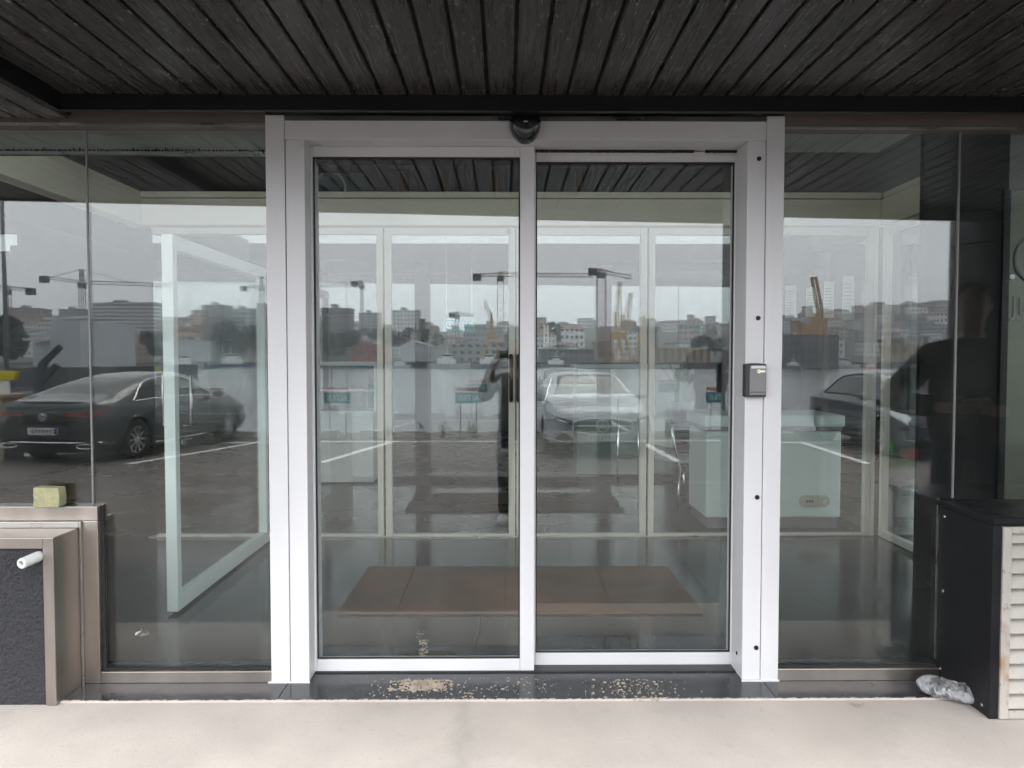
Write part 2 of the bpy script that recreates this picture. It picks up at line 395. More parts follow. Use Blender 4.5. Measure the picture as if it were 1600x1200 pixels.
# ================================================================= facade head, sills and frames (stainless)
gl = empty('glazed_screen', (0, 0, 0), 'frameless green tinted glass screen left of the sliding doors', 'glass screen')
GY = .03
jl0 = X(420, 3.25, 600); jr1 = X(1220, 3.25, 600)
zt = Z(200, 3.26)
# left side
box('head_channel', M['bronze'], -4.6, jl0, -.005, .06, zt, 2.419, gl, bevel=.002)
box('glazing_bead', M['steel_cool'], -4.6, jl0 - .002, -.012, -.006, zt, zt + .012, gl)
zA0, zA1 = Z(812, 3.25), Z(790, 3.25)
xf0, xf1 = X(131, 3.25, 930), X(156, 3.25, 930)
zb1, zb0 = Z(1047, 3.25), .006
box('frame_rail', M['steel'], -4.6, xf1, -.008, .06, zA0, zA1, gl, bevel=.002)
box('frame_post', M['steel'], xf0, xf1, -.008, .06, zb0, zA0 - .001, gl, bevel=.002)
box('sill', M['steel'], xf1 + .001, jl0, -.006, .06, zb0, zb1, gl, bevel=.002)
xj = X(140, 3.28, 500)
box('glass_pane', M['glass'], -4.6, xj - .003, GY, GY + .010, zA1 + .001, zt + .01, gl)
box('glass_pane', M['glass'], xj + .003, jl0 + .005, GY, GY + .010, zb1 - .005, zt + .01, gl)
box('silicone_joint', M['grey_plastic'], xj - .0035, xj + .0035, GY - .003, GY + .006, zA1, zt, gl)
box('gasket', M['rubber'], xf1, jl0, GY - .012, GY - .001, zb1, zb1 + .008, gl)
box('gasket', M['rubber'], xf1, xf1 + .012, GY - .012, GY - .001, zb1 + .008, zA1, gl)
# brush seal strip hanging behind the head
bs = MB(); x = -4.5; rn = random.Random(4)
while x < jl0:
    h = .007 + .010 * rn.random() * (1 if rn.random() < .15 else .3); z0 = Z(238, 3.45)
    bs.bar((x, .2, z0), (x + rn.uniform(-.006, .006), .2, z0 + h), .006, .003); x += .0075
tag(bs.build('brush_seal', M['brush'], gl), kind='stuff')
box('closer_rail', M['steel_cool'], -4.6, jl0, .196, .226, Z(241, 3.45) - .006, Z(238, 3.45), gl)
box('upper_panel', M['ceiling_pale'], -4.6, jl0, .23, .245, Z(236, 3.45), 2.45, gl)
# right side
gr = empty('glazed_screen', (0, 0, 0), 'frameless green tinted glass screen right of the sliding doors', 'glass screen')
box('head_channel', M['bronze'], jr1, 4.6, -.005, .06, Z(203, 3.26), 2.419, gr, bevel=.002)
box('glazing_bead', M['steel_cool'], jr1 + .002, 4.6, -.012, -.006, Z(203, 3.26), Z(203, 3.26) + .010, gr)
xr1 = 1.866
box('sill', M['steel'], jr1, xr1, -.006, .06, zb0, Z(1046, 3.25), gr, bevel=.002)
xk = X(1494, 3.28, 500)
zc = .79
box('glass_pane', M['glass'], jr1 - .005, xk - .003, GY, GY + .010, Z(1046, 3.25) - .005, Z(203, 3.26) + .01, gr)
box('glass_pane', M['glass'], xk + .003, 4.6, GY, GY + .010, zc, Z(203, 3.26) + .01, gr)
box('silicone_joint', M['grey_plastic'], xk - .0035, xk + .0035, GY - .003, GY + .006, zc, zt, gr)
box('gasket', M['rubber'], jr1, xr1, GY - .012, GY - .001, Z(1046, 3.25), Z(1046, 3.25) + .008, gr)
box('gasket', M['steel_cool'], xr1 - .006, xr1 + .0, GY - .014, GY - .002, .09, zc, gr)

# ================================================================= automatic sliding door
sd_ = empty('sliding_door', (0, 0, 0), 'white aluminium automatic sliding door with two glass leaves', 'sliding door')
al = M['alu']
L1, L2, L3 = [ (X(a, 3.25, 190) + X(b, 3.25, 1070)) / 2 for a, b in ((414, 425.5), (444, 455), (474, 484.6)) ]
R1, R2, R3 = [ (X(a, 3.25, 190) + X(b, 3.25, 1070)) / 2 for a, b in ((1166, 1161.5), (1196, 1189), (1224, 1216.5)) ]
zT = Z(181, 3.25); zH1 = Z(189, 3.25); zH0 = Z(219, 3.25)
fb = .0025
box('jamb', al, L1, L2 - .001, -.006, .12, .007, zT, sd_, bevel=fb)
box('jamb', al, L2 + .001, L3, .0, .24, .007, zH0, sd_, bevel=fb)
box('jamb', al, R2 + .001, R3, -.006, .12, .007, zT, sd_, bevel=fb)
jr = box('jamb', al, R1, R2 - .001, .0, .24, .007, zH0, sd_, bevel=fb)
hd = box('header', al, L2, R2, -.004, .24, zH0 + .001, zH1, sd_, bevel=fb)
box('header_cap', M['steel_cool'], L2, R2, -.002, .1, zH1 + .002, zT - .002, sd_)
box('operator_box', M['black'], L3, R1, .245, .38, zH0 - .02, zT + .03, sd_, bevel=.004)
for py in (248, 497, 777, 1012):
    x_, z_ = P(1184 - (py - 600) * .006, py, 3.25)
    s_ = MB().lathe([(0, -.004), (.0095, -.004), (.0105, .002)], 14, (x_, 0, z_), 'y').build('screw', M['black'], sd_)
x_, z_ = P(1157, 1019, 3.33); MB().lathe([(0, 0), (.008, 0), (.008, .003)], 12, (R1 - .004, .07, z_), 'x').build('screw', M['black'], sd_)
# sealant bead at the feet of the jambs
box('sealant', M['white'], L1 - .012, L3 + .004, -.012, -.004, .006, .012, sd_)
box('sealant', M['white'], R1 - .004, R3 + .004, -.012, -.004, .006, .012, sd_)
def leaf(yf, D, x0, x1, gx0, gx1, t0, gt, gb_, b0, lab):
    lf = empty('door_leaf', (0, 0, 0), parent=sd_); lf['label'] = lab
    xa, xb, ga, gb2 = x0, x1, gx0, gx1
    zt_, zgt, zgb, zb_ = [Z(p, D) for p in (t0, gt, gb_, b0)]
    dpt = .045
    box('stile', al, xa, ga, yf, yf + dpt, zb_, zt_, lf, bevel=fb)
    box('stile', al, gb2, xb, yf, yf + dpt, zb_, zt_, lf, bevel=fb)
    box('top_rail', al, ga + .0005, gb2 - .0005, yf + .001, yf + dpt - .001, zgt, zt_, lf, bevel=fb)
    box('bottom_rail', al, ga + .0005, gb2 - .0005, yf + .001, yf + dpt - .001, zb_, zgb, lf, bevel=fb)
    box('glass_pane', M['glass'], ga - .004, gb2 + .004, yf + .018, yf + .026, zgb - .004, zgt + .004, lf)
    for a, b, c, d in ((ga, gb2, zgt - .006, zgt), (ga, gb2, zgb, zgb + .006)):
        box('gasket', M['rubber'], a, b, yf + .010, yf + .0175, c, d, lf)
    for a, b in ((ga, ga + .006), (gb2 - .006, gb2)):
        box('gasket', M['rubber'], a, b, yf + .010, yf + .0175, zgb + .006, zgt - .006, lf)
    return lf
DL, DR = 3.35, 3.41
lf1 = leaf(.10, DL, X(484, DL, 640), X(835, DL, 640), X(491.5, DL, 640), X(812.5, DL, 640), 229, 245, 1030, 1056, 'left leaf, the one nearer the viewer')
lf2 = leaf(.16, DR, X(815, DR, 640), X(1153, DR, 640), X(837, DR, 640), X(1145, DR, 640), 236, 252, 1021, 1046, 'right leaf set a little further back')
box('floor_track', M['dark_plastic'], L3, R1, .09, .215, .0065, .012, sd_)
# brush seal above the right leaf
bs = MB(); x = X(837, 3.4); rn = random.Random(9)
while x < X(1150, 3.4):
    zz = Z(229, 3.39); bs.bar((x, .152, zz), (x + rn.uniform(-.001, .001), .152, zz - .020 - .003 * rn.random()), .006, .003); x += .003
    if X(1082, 3.4) < x < X(1100, 3.4): x = X(1100, 3.4)
tag(bs.build('brush_seal', M['brush'], sd_), kind='stuff')
box('seal_backing', M['brush'], L3, R1, .215, .238, zH0 - .05, zH0, sd_)
# motion sensor under the canopy
x_, z_ = P(821, 188, 3.2); xs, zsn = x_, z_
sn = empty('motion_sensor', (xs, -.03, zsn), 'black half round motion sensor above the sliding doors', 'sensor')
rw = 24.5 * 3.2 / F
pts = [(-rw, .012)] + [(rw * math.cos(a) * (1 if True else 1), -rw * 1.32 * abs(math.sin(a))) for a in [math.pi + math.pi * k / 20 for k in range(21)]] + [(rw, .012)]
pts2 = [(-rw * .86, .02)] + pts[1:-1] + [(rw * .86, .02)]
hb = MB(); n = len(pts2); rings = []
for d, sc in ((.026, 1.0), (-.006, 1.0), (-.03, .93), (-.045, .80), (-.052, .55), (-.054, .2)):
    rings.append([(p[0] * sc, d, (p[1] + .028) * sc - .028) for p in pts2])
base = []
for rg in rings: base.append(len(hb.v)); hb.v += rg
for a, b in zip(base, base[1:]):
    for k in range(n): hb.f.append((a + k, a + (k+1) % n, b + (k+1) % n, b + k))
hb.f.append(tuple(base[-1] + k for k in range(n)))
hs_ = hb.build('housing', M['dome'], sn, smooth=True)
box('mounting_plate', M['black'], -rw * .8, rw * .8, -.03, .026, .018, .03, sn)
wl = MB()
for k in (-.0035, .0, .0035): wl.box(k - .0014, k + .0014, -.0475, -.0455, -.003, .003)
wl.build('indicator_mark', M['white_text'], sn)
wl = MB()
for k in range(6): wl.box(-.0085 + k * .0029, -.0085 + k * .0029 + .0022, -.0545, -.053, -.0165, -.0125)
wl.build('lettering', M['white_text'], sn)
# key switch on the right jamb
kx0, kz0 = P(1163, 620, 3.22); kx1, kz1 = P(1196, 569, 3.22)
ks = empty('key_switch', (kx0, -.03, kz0), 'grey key switch box on the right door jamb', 'key switch')
w_, h_ = kx1 - kx0, kz1 - kz0
pf = [(0, 0), (w_, 0), (w_, h_)] + [(w_ * (1 - t / 6), h_ + .004 * math.sin(math.pi * t / 6)) for t in range(1, 6)] + [(0, h_)]
MB().prism(pf, -.014, .03).build('back_box', M['dark_plastic'], ks, bevel=.003)
fp = [(.016, .008), (w_ - .003, .008), (w_ - .003, h_ - .006)] + [(w_ - .003 - (w_ - .019) * t / 6, h_ - .006 + .003 * math.sin(math.pi * t / 6)) for t in range(1, 6)] + [(.016, h_ - .006)]
MB().prism(fp, -.019, -.0145).build('cover', M['grey_plastic'], ks, bevel=.002)
box('name_plate', M['white'], .022, w_ - .006, -.0205, -.0192, h_ - .018, h_ - .007, ks)
cyl = MB().lathe([(0, -.0225), (.0075, -.0225), (.0085, -.019)], 16, (w_ * .62, 0, h_ - .03), 'y').box(w_ * .62 + .004, w_ * .62 + .026, -.0222, -.019, h_ - .034, h_ - .026).build('lock_cylinder', M['brass'], ks)
MB().lathe([(0, -.0228), (.0022, -.0228), (.0022, -.0222)], 8, (w_ * .60, 0, h_ - .03), 'y').build('keyhole', M['black'], cyl)
box('lower_groove', M['dark_plastic'], .018, w_ - .004, -.0197, -.019, .019, .022, ks)

# ================================================================= stainless framed box, lower left
bx = empty('wall_box', (-2.5, -.1, 0), 'stainless steel framed box with charcoal stucco panel at lower left', 'wall box')
def bp(o): o.location = o.location - bx.location; o.parent = bx; return o
xB, yB, zB = -1.80, -.205, .678
fw = .042
bp(box('front_frame', M['steel'], xB - fw, xB, yB, yB + .02, .001, zB, bevel=.0015))
bp(box('front_frame', M['steel'], -4.6, xB - fw - .0005, yB, yB + .02, zB - fw, zB, bevel=.0015))
bp(box('side_reveal', M['steel'], xB - .004, xB - .0005, yB + .021, -.009, .001, zB - .003))
bp(box('top_reveal', M['steel'], -4.6, xB - .005, yB + .021, -.009, zB - .0035, zB - .0005))
bp(box('wall_flashing', M['steel_cool'], xB - .0003, xB + .010, -.022, -.009, .001, zA0 - .001, bevel=.002))
bp(box('wall_flashing', M['steel_cool'], -4.6, xB - .0006, -.022, -.009, zB, zA0 - .001, bevel=.002))
bp(box('stucco_panel', M['stucco'], -4.6, xB - fw + .001, yB + .012, yB + .03, .0, zB - fw + .001))
px_, pz_ = P(58, 871, 3.03)
pp = MB().lathe([(.011, 0), (.019, 0), (.021, -.01), (.021, -.085), (.019, -.09), (.0125, -.09), (.011, -.085), (.011, 0)], 18, (0, 0, 0), 'y').build('drain_pipe', M['white'], None, smooth=False)
pp.location = (px_ - .005, yB + .012, pz_); pp.rotation_euler = (R(6), 0, R(-14))
tag(pp, 'short white plastic pipe stub poking out of the stucco panel', 'pipe')
# sponge on the rail
sx0, sz0 = P(56, 789, 3.24); sx1, sz1 = P(97, 761, 3.24)
M['sponge'] = mat('foam', (.46, .43, .24), .95, vscale=22, bump=.8, bscale=70, col2=(.36, .34, .20))
spg = MB(); 
spg.prism([(sx0, zA1 + .001), (sx1 - .003, zA1 + .001), (sx1, zA1 + .04), (sx1 - .004, sz1 - .001), (sx0 + .003, sz1 + .002), (sx0 + .004, zA1 + .035)], -.034, .024)
tag(spg.build('sponge', M['sponge'], bevel=.004), 'small yellowish foam block standing on the steel rail against glass', 'sponge')
# label stuck behind the far left glass
a0, b0 = P(-14, 367, 3.30); a1, b1 = P(29, 384, 3.30); a2, b2 = P(18, 393, 3.30)
MB().prism([(a0, b2), (a2, b2), (a2, b1), (a1, b1), (a1, b0), (a0, b0)], .0405, .0415).build('sticker', M['paper'])
tag(bpy.data.objects['sticker'], 'pale stepped paper sticker on glass at far left', 'sticker')

# ================================================================= black cabinet with louvre, lower right
cb = empty('cabinet', (2.4, -.17, 0), 'black metal cabinet with rusty white louvre at lower right', 'cabinet')
def cbp(o): o.location = o.location - cb.location; o.parent = cb; return o
yC = -.35; zC = .784
cbp(box('side_panel', M['black'], xr1 + .001, xr1 + .02, yC + .02, .028, .001, zC - .03, bevel=.002))
cbp(box('corner_post', M['black'], xr1 - .0005, xr1 + .034, yC, yC + .019, .001, zC - .03, bevel=.002))
cbp(box('back_panel', M['black'], xr1 + .021, 4.4, .01, .026, .001, zC - .03))
top = cbp(box('top_panel', M['black'], xr1 - .008, 4.4, yC - .012, .028, zC - .024, zC, bevel=.002))
cbp(box('top_lip', M['beam'], xr1 - .004, 4.4, yC - .004, .026, zC - .0295, zC - .0245))
M['rust'] = mat('rusted_white_paint', (.42, .39, .35), .55, vscale=9, bump=.25, bscale=40, col2=(.37, .345, .31))
speckle(M['rust'], 7, .54, .66, (.28, .13, .05), amount=.85); speckle(M['rust'], 40, .62, .72, (.20, .09, .04), amount=.8)
xl = xr1 + .036
cbp(box('louvre_frame', M['rust'], xl, xl + .034, yC - .006, yC + .03, .004, zC - .035, bevel=.002))
cbp(box('louvre_frame', M['rust'], xl + .0345, 4.4, yC - .005, yC + .03, .004, .035, bevel=.002))
cbp(box('louvre_frame', M['rust'], xl + .0345, 4.4, yC - .005, yC + .03, zC - .06, zC - .035, bevel=.002))
z = .045; k = 0
sm = MB().prism([(yC - .004, 0), (yC - .001, -.004), (yC + .03, .040), (yC + .028, .046)], xl + .0345, 4.3, 'x')
me_ = sm.mesh('slat'); me_.materials.append(M['rust'])
while z < zC - .08:
    o = bpy.data.objects.new('slat', me_); COL.objects.link(o); o.location = (0, 0, z); cbp(o); z += .0585
cbp(box('inner_void', M['void'], xl + .036, 4.3, yC + .05, yC + .06, .02, zC - .05))
for (a, b) in ((-.012, .06), (yC + .05, .035), (-.02, .72), (-.02, .4)):
    cbp(MB().lathe([(0, -.004), (.006, -.003), (.008, 0.001)], 12, (xr1 + .001, a, b), 'x').build('screw', M['steel_cool']))
# weathered lump leaning on the cabinet foot
M['lump'] = glass_mat('crushed_clear_plastic', (.80, .80, .81), .10, .12)
_t = M['lump'].node_tree; _o = [n for n in _t.nodes if n.type == 'OUTPUT_MATERIAL'][0]; _src = _o.inputs[0].links[0].from_socket
_d = _t.nodes.new('ShaderNodeBsdfDiffuse'); _d.inputs[0].default_value = (.34, .34, .35, 1); _m = _t.nodes.new('ShaderNodeMixShader'); _tc = _t.nodes.new('ShaderNodeTexCoord'); _n = _t.nodes.new('ShaderNodeTexNoise'); _n.inputs['Scale'].default_value = 24; _n.inputs['Detail'].default_value = 5
_t.links.new(_tc.outputs['Object'], _n.inputs['Vector']); _r = _t.nodes.new('ShaderNodeMapRange'); _r.inputs[1].default_value = .42; _r.inputs[2].default_value = .60; _r.inputs[3].default_value = .12; _r.inputs[4].default_value = .85; _t.links.new(_n.outputs[0], _r.inputs[0])
_t.links.new(_r.outputs[0], _m.inputs[0]); _t.links.new(_src, _m.inputs[1]); _t.links.new(_d.outputs[0], _m.inputs[2]); _t.links.new(_m.outputs[0], _o.inputs[0])
lm = MB(); NS, NR = 26, 14; base = 0
for i_ in range(NS + 1):
    t = i_ / NS; w = .047 * max(0.02, 1 - abs(2 * t - 1) ** 3.4) ** .5 * (1.06 - .28 * abs(t - .25) - .12 * math.exp(-((t - .52) / .12) ** 2))
    for k_ in range(NR):
        a = 2 * math.pi * k_ / NR; h = .026 * max(.03, 1 - abs(2 * t - 1) ** 3) ** .5
        sq = abs(math.cos(a)) ** .7 * (1 if math.cos(a) > 0 else -1)
        lm.v.append(((t - .5) * .245, w * sq * (.93 + .12 * random.random()), h * math.sin(a) * (.75 + .5 * random.random())))
for i_ in range(NS):
    for k_ in range(NR):
        a = i_ * NR + k_; b = i_ * NR + (k_ + 1) % NR; lm.f.append((a, b, b + NR, a + NR))
lm.f.append(tuple(range(NR))); lm.f.append(tuple(NS * NR + k_ for k_ in range(NR)))
lo = lm.build('crushed_bottle', M['lump'], smooth=False)
lx, _ = P(1497, 1094, 3.0)
lo.location = (lx + .005, -.185, .044); lo.rotation_euler = (R(36), R(4), R(-30))
tag(lo, 'crushed clear plastic bottle lying at the foot of the black cabinet', 'bottle')
# flakes of plaster on the threshold and inside
fm = MB(); rn = random.Random(21)
def flakes(px0, px1, py0, py1, n, smin, smax, zz=.0065, pw=1.0, cx=None):
    for _ in range(n):
        px = rn.uniform(px0, px1) if cx is None else min(px1, max(px0, rn.gauss(cx[0], cx[1])))
        py = py0 + (py1 - py0) * rn.random() ** pw
        d = ray(px, py); t = (zz - CAM_H) / d.z; q = Vector((d.x * t, -CAM_D + d.y * t, zz))
        s = rn.uniform(smin, smax) * rn.random() ** .6; k = rn.randint(4, 6); a0 = rn.random() * 6; pts_ = []
        for j in range(k):
            a = a0 + 2 * math.pi * j / k; r = s * rn.uniform(.6, 1.2); pts_.append((q.x + r * math.cos(a) * 1.3, q.y + r * math.sin(a)))
        fm.prism(pts_, zz, zz + rn.uniform(.001, .004), 'z')
flakes(610, 705, 1063, 1080, 300, .003, .011, cx=(660, 22)); flakes(575, 860, 1060, 1090, 110, .0015, .006); flakes(925, 1055, 1062, 1096, 150, .002, .008, cx=(985, 34))
flakes(500, 1150, 1058, 1100, 60, .001, .003); flakes(590, 870, 1059, 1084, 130, .0006, .002); flakes(915, 1065, 1062, 1095, 90, .0006, .002, cx=(985, 40)); flakes(625, 690, 1062, 1076, 14, .010, .018, cx=(655, 20)); flakes(1330, 1348, 1098, 1104, 10, .002, .007); flakes(700, 740, 1082, 1094, 24, .002, .006)
M['flake'] = mat('plaster_flake', (.50, .42, .33), .9, vscale=45, col2=(.30, .25, .20))
tag(fm.build('plaster_flakes', M['flake'], fix=False), 'cream plaster crumbs scattered on the black threshold', 'crumbs', kind='stuff')
fm = MB()
flakes(655, 668, 1000, 1026, 60, .003, .010, .0048); flakes(650, 664, 984, 1002, 22, .001, .004, .0048)
tag(fm.build('plaster_flakes', M['flake'], fix=False), 'small pile of pale crumbs inside behind left door leaf', 'crumbs', kind='stuff')
ed = MB(); rn = random.Random(5); x = -1.8          # ragged mortar line where slab and pavement meet
while x < 1.9:
    w = rn.uniform(.01, .05); ed.prism([(x, -.178), (x + w, -.178), (x + w * .9, -.178 + rn.uniform(.001, .013)), (x + w * .2, -.178 + rn.uniform(.001, .013))], .0, .0075, 'z'); x += w
tag(ed.build('mortar_line', M['concrete'], fix=False), kind='structure')
# ================================================================= building shell and hall
YI = 2.68; DI = CAM_D + YI
ZR = 3.35
hall = empty('entrance_building', (0, 5, 0), 'dim entrance hall seen through the glass', 'building')
def hp(o): o.location = o.location - hall.location; o.parent = hall; return o
for sx, ye, nb in ((-5.6, 4.5, 3), (5.6, 7.3, 5)):                                   # side walls; their out-of-view windows are added to light the hall
    hp(box('wall', M['wall'], sx - .1, sx + .1, ye, 11.2, 0, ZR)); hp(box('wall', M['wall'], sx - .1, sx + .1, .201, .3, 0, ZR)); hp(box('wall', M['wall'], sx - .1, sx + .1, .301, ye - .001, 0, .25)); hp(box('wall', M['wall'], sx - .1, sx + .1, .301, ye - .001, 2.92, ZR))
    for k in range(nb): hp(box('added_window_pane', M['glass_in'], sx - .005, sx + .005, .301 + k * 1.4, .301 + k * 1.4 + 1.34, .25, 2.92)); hp(box('added_mullion', M['black'], sx - .05, sx + .05, .301 + k * 1.4 + 1.341, .301 + k * 1.4 + 1.398, .25, 2.92))
hp(box('roof', M['black'], -7.4, 7.4, -.015, 11.4, ZR, ZR + .2))
hp(box('wall', M['wall'], -5.7, -4.61, .05, .2, 0, ZR)); hp(box('wall', M['wall'], 4.61, 5.7, .05, .2, 0, ZR))
hp(box('beam', M['black'], -4.6, 4.6, .001, .19, 2.455, 2.63))                 # wall over the canopy line
hp(box('clerestory_glass', M['glass_in'], -4.6, 4.6, .08, .09, 2.63, 2.94)); hp(box('beam', M['black'], -4.6, 4.6, .02, .19, 2.94, ZR - .001))
hp(box('wall', M['wall'], -5.5, 5.5, 11.0, 11.2, 0, ZR - .001))
# suspended ceilings: pale over the vestibule sides, dark boards in the middle
for a, b in ((-5, -3.0), (1.25, 2.8)):
    x = a
    while x < b - .1:
        hp(box('ceiling_panel', M['ceiling_pale'], x + .006, min(b, x + .6) - .006, .42, 2.55, 2.93, 2.95)); x += .6
hp(box('ceiling', M['ceiling'], -5.5, 7, .2, 11, 2.951, 2.97))
# ================================================================= inner glazed screen with double door
isn = empty('inner_glass_screen', (0, YI, 0), 'inner steel framed glass screen with a closed double door', 'glass screen')
def ip(o, par=None): o.location = o.location - isn.location; o.parent = isn; return o
ai = M['alu_in']
zb_t, zb_m, zb_b = Z(303, DI), Z(312, DI), Z(354, DI)
xL, xR = -2.75, 2.86
ip(box('bulkhead', M['bulk'], xL, xR, YI - .06, YI + .10, zb_b, zb_m - .006, bevel=.003))
ip(box('bulkhead_cap', M['bulk'], xL, xR, YI - .075, YI + .12, zb_m, zb_t, bevel=.003))
ip(box('shadow_gap', M['black'], xL, xR, YI - .04, YI + .09, zb_m - .006, zb_m))
zd1, zd0 = Z(357, DI), Z(843, DI)
def fr(name, a, b, c, d, y0=YI - .028, y1=YI + .028, m_=ai): return ip(box(name, m_, a, b, y0, y1, c, d, bevel=.003))
def pane(a, b, c, d): return ip(box('glass_pane', M['glass_in'], a, b, YI - .004, YI + .004, c, d))
def leaf_in(x0, x1, lab, hx):
    e = empty('door_leaf', (0, 0, 0), parent=isn); e['label'] = lab
    w = .052; y0, y1 = YI - .024, YI + .024
    def q(o): o.location = Vector(o.location) - Vector((0, YI, 0)); o.parent = e; return o
    q(box('stile', ai, x0, x0 + w, y0, y1, zd0, zd1, bevel=.003)); q(box('stile', ai, x1 - w, x1, y0, y1, zd0, zd1, bevel=.003))
    q(box('top_rail', ai, x0 + w + .0005, x1 - w - .0005, y0 + .001, y1 - .001, zd1 - w, zd1, bevel=.003))
    q(box('bottom_rail', ai, x0 + w + .0005, x1 - w - .0005, y0 + .001, y1 - .001, zd0, zd0 + w, bevel=.003))
    q(box('glass_pane', M['glass_in'], x0 + w - .004, x1 - w + .004, YI - .004, YI + .004, zd0 + w - .004, zd1 - w + .004))
    z0, z1 = Z(626, DI), Z(555, DI)
    for s in (-1, 1):
        yy = YI + s * .075; pts_ = [(hx, YI + s * .024, z0 + .03), (hx, yy - s * .02, z0 + .006), (hx, yy, z0 + .03), (hx, yy, z1 - .03), (hx, yy - s * .02, z1 - .006), (hx, YI + s * .024, z1 - .03)]
        q(MB().tube(pts_, .0155, 10).build('handle', M['black'] if s < 0 else M['chrome'], smooth=True))
    q(MB().lathe([(0, 0), (.02, 0), (.02, .06), (0, .06)], 12, ((x0 + .03) if hx > (x0 + x1) / 2 else x1 - .03, YI, zd1 - .09)).build('hinge', M['steel_cool']))
    return e
xc = X(806, DI)
leaf_in(X(602, DI), xc - .004, 'left leaf of the inner double door', X(798.5, DI))
leaf_in(xc + .004, X(1010, DI), 'right leaf of the inner double door', X(810, DI))
xs_ = [xL + .05, -2.25, X(588, DI), X(598, DI)]
def fixed(a, b, left=True):
    w = .045
    if left: fr('stile', a, a + w, zd0, zd1)
    fr('stile', b - w, b, zd0, zd1)
    fr('rail', a + w + .0005, b - w - .0005, zd1 - .05, zd1, YI - .027, YI + .027); fr('rail', a + w + .0005, b - w - .0005, zd0, zd0 + .05, YI - .027, YI + .027)
    pane(a + w - .004, b - w + .004, zd0 + .05 - .004, zd1 - .05 + .004)
fixed(-2.74, X(600, DI) - .004, False); fixed(X(1013, DI), 1.95 + .88); 
ip(box('corner_post', ai, 2.832, 2.86, YI - .03, YI + .03, zd0, zb_b))
ip(box('floor_strip', M['steel_cool'], xL, xR, YI - .03, YI + .03, .0045, .012))
for hx in (795, 817):
    a_, b_ = P(hx, 362, DI - .03); ip(MB().box(a_ - .012, a_ + .012, YI - .034, YI - .025, b_ - .022, b_ + .022).build('top_lock', M['grey_plastic']))
# side return of the vestibule, right
sr = empty('side_glass_screen', (2.86, 1.6, 0), 'glass side screen under a cream beam right of the entrance', 'glass screen')
def sp_(o): o.location = o.location - sr.location; o.parent = sr; return o
sp_(box('beam', M['bulk'], 2.87, 2.99, 1.35, YI - .002, zb_b, zb_m - .002, bevel=.003)); sp_(box('beam', M['bulk'], 2.865, 3.0, 1.35, YI - .08, zb_m, zb_t, bevel=.003))
for a, b in ((1.60, 2.64),):
    w = .05
    sp_(box('stile', ai, 2.89, 2.94, a, a + w, .01, zb_b - .002, bevel=.003)); sp_(box('stile', ai, 2.89, 2.94, b - w, b, .01, zb_b - .002, bevel=.003))
    sp_(box('rail', ai, 2.891, 2.939, a + w + .0005, b - w - .0005, zb_b - .06, zb_b - .002, bevel=.003)); sp_(box('rail', ai, 2.891, 2.939, a + w + .0005, b - w - .0005, .01, .06, bevel=.003))
    sp_(box('glass_pane', M['glass_in'], 2.911, 2.919, a + w - .003, b - w + .003, .057, zb_b - .057))
sl_ = empty('side_beam', (-2.81, 1.6, 0), 'cream beam of the vestibule running towards the left glass', 'beam')
def sp_(o): o.location = o.location - sl_.location; o.parent = sl_; return o
sp_(box('beam', M['bulk'], -2.87, -2.752, .3, YI + .05, zb_b, zb_m - .002, bevel=.003)); sp_(box('cap', M['bulk'], -2.88, -2.752, .3, YI + .05, zb_m, zb_t, bevel=.003))
# notices on the inner screen
for k, (x0, x1, y0, y1) in enumerate(((1226, 1244, 446, 497), (1258, 1274, 449, 495), (1286, 1303, 440, 497), (1315, 1335, 431, 500))):
    a0, b0 = P(x0, y1, DI + .02); a1, b1 = P(x1, y0, DI + .02)
    nt_ = empty('notice', ((a0 + a1) / 2, YI + .012, b0), ['small white notice nearest the door jamb on inner glass', 'narrow white notice second from the door jamb on inner glass',
                'white notice third from the door jamb on inner glass', 'tallest white notice on the inner glass, right of the others'][k], 'notice', 'paper notices on the inner glass')
    w, h = (a1 - a0) / 2, b1 - b0
    box('sheet', M['paper'], -w, w, -.0005, .0015, 0, h, nt_)
    ln = MB()
    for j in range(9): ln.box(-w * .75, w * random.uniform(.2, .75), -.0012, -.0006, h * (.12 + .085 * j), h * (.12 + .085 * j) + .006)
    ln.build('print', mat('grey_print', (.45, .46, .46), .7), nt_)
# vertical strip with letters on the inner door
a0, b0 = P(849.5, 542, DI - .01); a1, b1 = P(857.5, 507, DI - .01)
st_ = empty('door_sticker', ((a0 + a1) / 2, YI - .0055, b0), 'narrow white strip with vertical black letters on inner door', 'sticker')
box('strip', M['paper'], -(a1 - a0) / 2, (a1 - a0) / 2, -.001, .0005, 0, b1 - b0, st_)
for j, ch in enumerate('TIREN'):
    text('letter', ch, .038, M['black_text'], st_, (0, -.0018, (b1 - b0) * (.90 - .2 * j)), (R(90), 0, 0), .0004)
